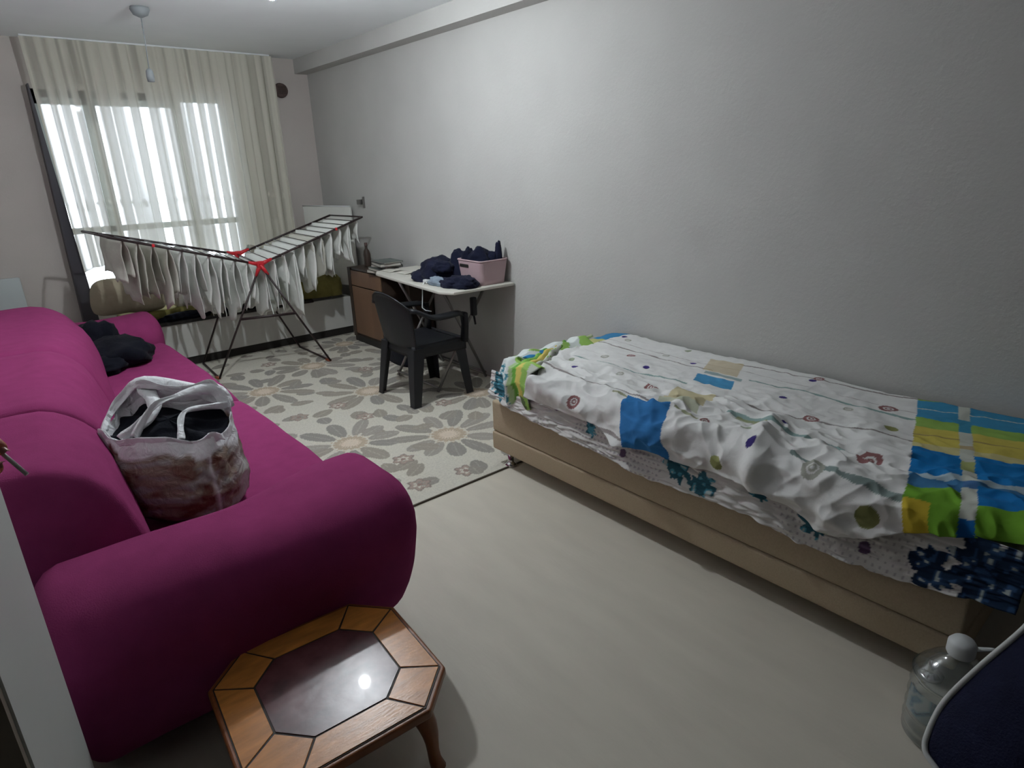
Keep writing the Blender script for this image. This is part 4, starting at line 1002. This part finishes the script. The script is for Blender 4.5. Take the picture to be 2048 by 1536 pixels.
# ------------------------------------------------------------------ things on the sofa
heap_multi('black_jacket', [((0.56, 4.80, 0.445), (0.19, 0.22, 0.10), 51), ((0.50, 5.02, 0.46), (0.13, 0.14, 0.14), 52), ((0.46, 4.62, 0.445), (0.14, 0.14, 0.06), 53)], M['blackc'], 'black jacket heaped at the far end of the sofa seat', 'jacket')
def build_bag():
    B0 = Vector((0.415, 2.335, 0.448)); t = thing('plastic_bag', B0, 'full white plastic carrier bag with looped handles on the sofa seat', 'bag')
    er, ef = Vector((0.76, -0.65, 0)), Vector((0.65, 0.76, 0))
    #      height, half width, half depth, centre x, centre y
    lev = [(0.0, 0.13, 0.11, 0.415, 2.335), (0.03, 0.165, 0.14, 0.415, 2.335), (0.10, 0.18, 0.15, 0.412, 2.355), (0.18, 0.19, 0.145, 0.405, 2.40), (0.24, 0.205, 0.125, 0.40, 2.44), (0.275, 0.215, 0.11, 0.40, 2.465)]
    n = 96; NL = 44; H = [l[0] for l in lev]; vs, fs, cols = [], [], []
    brown, rib, pale, white = Vector((0.23, 0.165, 0.125)), Vector((0.13, 0.040, 0.022)), Vector((0.30, 0.275, 0.26)), Vector((0.78, 0.79, 0.81))
    for i in range(NL):
        q = i / (NL - 1); h = H[-1] * q
        hx, hy, cx, cy = [float(np.interp(h, H, [l[c] for l in lev])) for c in (1, 2, 3, 4)]
        for k in range(n):
            w = 2 * pi * k / n; c, s_ = cos(w), sin(w); e = 0.60       # w=0 right, pi/2 far, pi left, 3pi/2 near
            x = math.copysign(abs(c) ** e, c) * hx; y = math.copysign(abs(s_) ** e, s_) * hy
            cr = 1 + 0.05 * nz(c * 2, s_ * 2, h * 8, 1.7) + 0.035 * (1 - 2 * abs(nz(c * 3, s_ * 3, h * 18 + 5, 1.6)))
            tilt = q ** 3 * (0.075 * max(0, s_) + 0.03 * max(0, -c) + 0.012 * sin(w * 7))
            vs.append(Vector((cx, cy, B0.z + h + tilt)) + er * (x * cr) + ef * (y * cr))
            wh = smooth(q + 0.10 * nz(c * 3, s_ * 3, 3, 1.5) + 0.05 * sin(w * 6), 0.80, 0.85)
            b1 = nz(c * 1.5, s_ * 1.5, h * 26, 1.4); b2 = nz(c * 5, s_ * 5, h * 40, 1.5)
            body = brown.lerp(rib, smooth(b1 + 0.3 * b2, 0.08, 0.22)).lerp(pale, smooth(-b1 + 0.4 * b2, 0.14, 0.34))
            edge = exp(-((w - 5.55) / 0.045) ** 2) + exp(-((w - 0.15) / 0.20) ** 2) * (0.7 + 0.5 * nz(1, 2, h * 30, 1))
            body = body.lerp(Vector((0.62, 0.62, 0.62)), max(0, min(1, edge)))
            cols.append(tuple(body.lerp(white, wh)))
    for i in range(NL - 1):
        for k in range(n): fs.append((i * n + k, i * n + (k + 1) % n, (i + 1) * n + (k + 1) % n, (i + 1) * n + k))
    fs.append(tuple(reversed(range(n))))
    me = mesh(vs, fs); paint(me, np.array(cols, dtype=np.float32))
    o = link('bag_body', me, M['bagplastic'], t); solid(o, 0.003, 0)
    top = [vs[(NL - 1) * n + k] for k in range(n)]; cen = sum(top, Vector()) / n
    def cont(u, v):
        p = top[int(round(u * n)) % n]; q = cen.lerp(p, v * 0.95)
        return q + Vector((0, 0, -0.030 + 0.035 * (1 - v) + 0.016 * nz(q.x, q.y, 2, 16)))
    link('bag_contents', mesh(*gridd(cont, lin(0, 1, n + 1), lin(0, 1, 14))), M['blackc'], t)
    def at(deg): return top[int(round(deg / 360 * n)) % n]
    WH = np.array([0.78, 0.79, 0.81], dtype=np.float32)
    def ribbon(path, w, name='handle'):
        path = [Vector(p) for p in path]; vs2, fs2 = [], []; N_ = 26; m_ = len(path) - 1
        def ev(u):
            f_ = u * m_; a = min(m_ - 1, int(f_)); r = f_ - a
            p0, p1, p2, p3 = path[max(a - 1, 0)], path[a], path[a + 1], path[min(a + 2, m_)]
            return 0.5 * ((2 * p1) + (p2 - p0) * r + (2 * p0 - 5 * p1 + 4 * p2 - p3) * r * r + (3 * p1 - p0 - 3 * p2 + p3) * r ** 3)
        view = Vector((-0.15, -0.80, 0.58))
        for i in range(N_):
            u = i / (N_ - 1); c = ev(u); tg = (ev(min(1, u + 0.02)) - ev(max(0, u - 0.02))).normalized()
            sd = tg.cross(view).normalized(); wd = float(np.interp(u, np.linspace(0, 1, len(w)), w)) * (1 + 0.10 * sin(u * 23))
            for a_ in (-1, -0.4, 0.4, 1): vs2.append(c + sd * wd * a_ + view * 0.006 * cos(a_ * 2.5 + u * 9))
        for i in range(N_ - 1):
            for k in range(3): fs2.append((i * 4 + k, i * 4 + k + 1, (i + 1) * 4 + k + 1, (i + 1) * 4 + k))
        me = mesh(vs2, fs2); paint(me, np.tile(WH, (len(vs2), 1)))
        o = link(name, me, M['bagplastic'], t); solid(o, 0.002, 0); return o
    up = Vector((0, 0, 1))
    peak = at(118) + up * 0.055 + er * 0.01
    ribbon([at(200), at(180) + up * 0.02, at(150) + up * 0.045, peak, at(80) + up * 0.03, at(55)], [0.012, 0.010, 0.016, 0.024, 0.028, 0.02])     # far edge gathered to a loop
    ribbon([at(248) + up * 0.004, cen + er * -0.045 + up * 0.035, peak - up * 0.02], [0.018, 0.020, 0.030])
    ribbon([at(262) + up * 0.004, cen + er * -0.035 + ef * -0.03 + up * 0.055, cen + er * 0.015 + ef * 0.03 + up * 0.075, at(62) + up * 0.035, at(35) + up * 0.01], [0.014, 0.010, 0.010, 0.026, 0.022])
    ribbon([at(284) + up * 0.004, cen + er * 0.07 + up * 0.030, at(38) + up * 0.02], [0.012, 0.009, 0.012])
    def flap(u, v):
        p = at(25 + u * 150)
        return p + up * (v * 0.075 * sin(pi * (0.06 + 0.88 * u)) ** 0.6 + 0.004 * sin(u * 26)) + ef * (0.02 * v * sin(u * 9)) - up * 0.004
    me = mesh(*gridd(flap, lin(0, 1, 40), lin(0, 1, 7))); paint(me, np.tile(WH, (len(me.vertices), 1)))
    o = link('mouth_flap', me, M['bagplastic'], t); solid(o, 0.002, 0)
    def cuff(u, v):
        p = at(190 + u * 150); d = (p - cen); d.z = 0; d.normalize()
        return p + d * (0.010 + 0.008 * v) - up * (v * (0.042 + 0.020 * sin(u * 11))) + up * 0.004
    me = mesh(*gridd(cuff, lin(0, 1, 50), lin(0, 1, 7))); paint(me, np.tile(WH, (len(me.vertices), 1)))
    o = link('mouth_cuff', me, M['bagplastic'], t); solid(o, 0.002, 0)
build_bag()

# ------------------------------------------------------------------ right foreground: water bottle and navy bag
def build_bottle():
    c = (1.80, 0.275, 0.0); t = thing('water_bottle', c, 'large clear plastic water bottle with a white cap and handle on the floor', 'bottle')
    prof = [(0, 0.003), (0.086, 0.003), (0.097, 0.014)]
    for i in range(30):
        z = 0.02 + 0.20 * i / 29; prof.append((0.097 + 0.003 * sin(z * 150), z))
    prof += [(0.097, 0.215), (0.088, 0.24), (0.068, 0.265), (0.044, 0.285), (0.027, 0.296), (0.025, 0.312)]
    link('bottle_body', mesh(*lathed(prof, c, 40)), M['bottle'], t)
    cap = link('cap', mesh(*lathed([(0.031, 0.300), (0.034, 0.306), (0.034, 0.336), (0.026, 0.348), (0, 0.350)], c, 28)), M['whiteplastic'], t)
    link('handle', mesh(*tubed([(c[0] + 0.02, c[1] - 0.010, 0.310), (c[0] + 0.055, c[1] - 0.055, 0.318), (c[0] + 0.085, c[1] - 0.085, 0.312)], [0.010, 0.008, 0.005], 8, flat=0.4)), M['whiteplastic'], cap)
    def lab(u, v):
        a = 2.2 + u * 2.2; r_ = 0.1015; return Vector((c[0] + r_ * cos(a), c[1] + r_ * sin(a), 0.10 + 0.085 * v))
    me = mesh(*gridd(lab, lin(0, 1, 20), lin(0, 1, 8)))
    cols = []
    for v in me.vertices:
        n_ = nz(v.co.x, v.co.y, v.co.z, 40); cols.append((0.08, 0.20, 0.30) if n_ > 0.12 else (0.36, 0.42, 0.42))
    m = mat('bottle_label', (1, 1, 1), 0.6, attr=True, alpha=0.55)
    paint(me, np.array(cols, dtype=np.float32)); link('bottle_label', me, m, t)
build_bottle()
def build_navy_bag():
    t = thing('navy_bag', (1.60, 0.02, 0.0), 'dark navy bag with white piping leaning in the near right corner', 'bag')
    out = [(1.663, 0.123, 0.640), (1.608, 0.146, 0.578), (1.529, 0.193, 0.487), (1.459, 0.228, 0.408), (1.406, 0.235, 0.351), (1.377, 0.228, 0.321), (1.360, 0.199, 0.307), (1.343, 0.156, 0.290), (1.33, 0.06, 0.265)]
    far = [(1.33, -0.20, 0.30), (1.38, -0.36, 0.36), (1.56, -0.40, 0.55), (1.68, -0.30, 0.67), (1.71, -0.10, 0.69), (1.70, 0.05, 0.675)]
    loop = [Vector(p) for p in out + far]
    pts = []                                                       # smooth the outline
    n = len(loop)
    for i in range(n):
        p0, p1, p2, p3 = loop[i - 1], loop[i], loop[(i + 1) % n], loop[(i + 2) % n]
        for k in range(5):
            u = k / 5; pts.append(0.5 * ((2 * p1) + (p2 - p0) * u + (2 * p0 - 5 * p1 + 4 * p2 - p3) * u * u + (3 * p1 - p0 - 3 * p2 + p3) * u ** 3))
    nrm = Vector((-0.72, 0.1, 0.68)).normalized(); cen = sum(pts, Vector()) / len(pts); n = len(pts)
    vs, fs = [], []
    rings = [(0.0, 0.030), (0.3, 0.029), (0.55, 0.024), (0.8, 0.014), (0.94, 0.005), (1.0, 0.0), (1.0, -0.02), (0.97, -0.08), (0.90, -0.15), (0.7, -0.20), (0.0, -0.22)]
    for r, h in rings:
        for p in pts: 
            q = cen.lerp(p, max(r, 0.001)) + nrm * (h + 0.006 * nz(p.x * r, p.y * r, p.z, 9))
            q.z = max(q.z, 0.004); vs.append(q)
    for i in range(len(rings) - 1):
        for k in range(n): fs.append((i * n + k, i * n + (k + 1) % n, (i + 1) * n + (k + 1) % n, (i + 1) * n + k))
    link('bag_body', mesh(vs, fs), M['bagdark'], t)
    link('piping', tube(pts + [pts[0]], 0.0065, 8, caps=False), M['piping'], t)
    base = [cen.lerp(p, 0.75) - nrm * 0.16 for p in pts]
    vs = [Vector((p.x + 0.05, p.y, p.z)) for p in base] + [Vector((p.x * 0.6 + 0.72, p.y, 0.003)) for p in base]
    link('bag_foot', mesh(vs, [(k, (k + 1) % n, n + (k + 1) % n, n + k) for k in range(n)] + [tuple(range(n, 2 * n))]), M['bagdark'], t)
build_navy_bag()

# ------------------------------------------------------------------ hand with a white stick at the left edge
def skin_chain(chains, levels=2):
    """chains: list of (points, radii, join index or None); one connected skinned figure"""
    bm = bmesh.new(); vs, rad = [], []
    for pts, radii, root in chains:
        prev = vs[root] if root is not None else None
        for p, r in zip(pts, radii):
            v = bm.verts.new(p); vs.append(v); rad.append(r)
            if prev is not None: bm.edges.new((prev, v))
            prev = v
    me = bpy.data.meshes.new('m'); bm.to_mesh(me); bm.free()
    o = bpy.data.objects.new('hand_skin', me); COL.objects.link(o)
    o.modifiers.new('skin', 'SKIN'); 
    if not me.skin_vertices: 
        bpy.context.view_layer.objects.active = o
    for i, r in enumerate(rad): me.skin_vertices[0].data[i].radius = (r, r)
    me.skin_vertices[0].data[0].use_root = True
    s = o.modifiers.new('sub', 'SUBSURF'); s.levels = levels; s.render_levels = levels
    dg = bpy.context.evaluated_depsgraph_get(); dg.update()
    me2 = bpy.data.meshes.new_from_object(o.evaluated_get(dg)); bpy.data.objects.remove(o)
    return me2
def build_hand():
    tip = Vector((-0.0262, 0.7937, 1.328)); K = 1.45
    def sc(p): p = Vector(p); return tip + (p - tip) * K
    index = [(-0.0619, 0.8569, 1.3532), (-0.0492, 0.8382, 1.3506), (-0.0359, 0.811, 1.3454)]
    thumb = [(-0.086, 0.8597, 1.3454), (-0.0684, 0.8297, 1.3269), (-0.0499, 0.8051, 1.3219)]
    middle = [(-0.0692, 0.885, 1.3408), (-0.057, 0.877, 1.3305), (-0.0428, 0.8601, 1.3194), (-0.0401, 0.8405, 1.3115)]
    ring = [(-0.077, 0.906, 1.3274), (-0.0678, 0.9053, 1.3122), (-0.0553, 0.8898, 1.3009), (-0.055, 0.8728, 1.2945)]
    pinky = [(-0.085, 0.9272, 1.3136), (-0.0773, 0.9216, 1.3003), (-0.0691, 0.9096, 1.289), (-0.0688, 0.8939, 1.2852)]
    wrist = sc((-0.1035, 0.921, 1.366)); palm = sc((-0.088, 0.905, 1.352)); knm = sc((-0.073, 0.885, 1.341))
    elbow = wrist + Vector((-0.20, 0.02, -0.10))
    t = thing('person', wrist, 'person outside the frame whose fingers pinch a thin white stick', 'person')
    idx = [sc(p) for p in index] + [Vector((-0.0245, 0.7965, 1.3345))]
    thb = [sc(p) for p in thumb] + [Vector((-0.0290, 0.7925, 1.3225))]
    chains = [([palm, knm], [0.024, 0.020], None), ([wrist, elbow], [0.022, 0.030], 0),
              (idx, [0.0108, 0.0100, 0.0092, 0.0086], 1), (thb, [0.014, 0.0118, 0.0104, 0.0098], 0),
              ([sc(p) for p in middle], [0.0105, 0.0095, 0.0090, 0.0075], 1), ([sc(p) for p in ring], [0.0100, 0.0090, 0.0085, 0.0072], 0), ([sc(p) for p in pinky], [0.0090, 0.0080, 0.0075, 0.0065], 0)]
    me = skin_chain(chains)
    hand = link('hand', me, M['skin'], t)
    s0 = wrist.lerp(elbow, 0.10); s1 = wrist.lerp(elbow, 1.25)
    link('sleeve', tube([s0, s0.lerp(s1, 0.3), s0.lerp(s1, 0.65), s1], [0.030, 0.036, 0.040, 0.044], 16, caps=False), M['sleeve'], t)
    d = (Vector((-0.0125, 0.7826, 1.3106)) - Vector((-0.0265, 0.8002, 1.3328))).normalized()
    st = Vector((-0.0125, 0.7826, 1.3106))
    o = link('white_stick', tube([st, st - d * 0.055], 0.0021, 10), M['stick']); tag(o, 'thin white stick pinched between fingertips at the left edge', 'stick')
    for tp, dr in ((idx[3], idx[3] - idx[2]), (thb[3], thb[3] - thb[2])):
        dr = dr.normalized(); up = Vector((0.1, -0.55, 0.6)); up = (up - up.dot(dr) * dr).normalized()
        c = tp + up * 0.0058 - dr * 0.002; sd = dr.cross(up)
        def nf(u, v): return c + dr * (0.009 * (u - 0.5)) + sd * 0.0036 * (v - 0.5) * 2 - up * 0.0028 * ((v - 0.5) * 2) ** 2
        o = link('finger_nail', mesh(*gridd(nf, lin(0, 1, 6), lin(0, 1, 7))), M['nail'], hand); solid(o, 0.0006, 0)
build_hand()
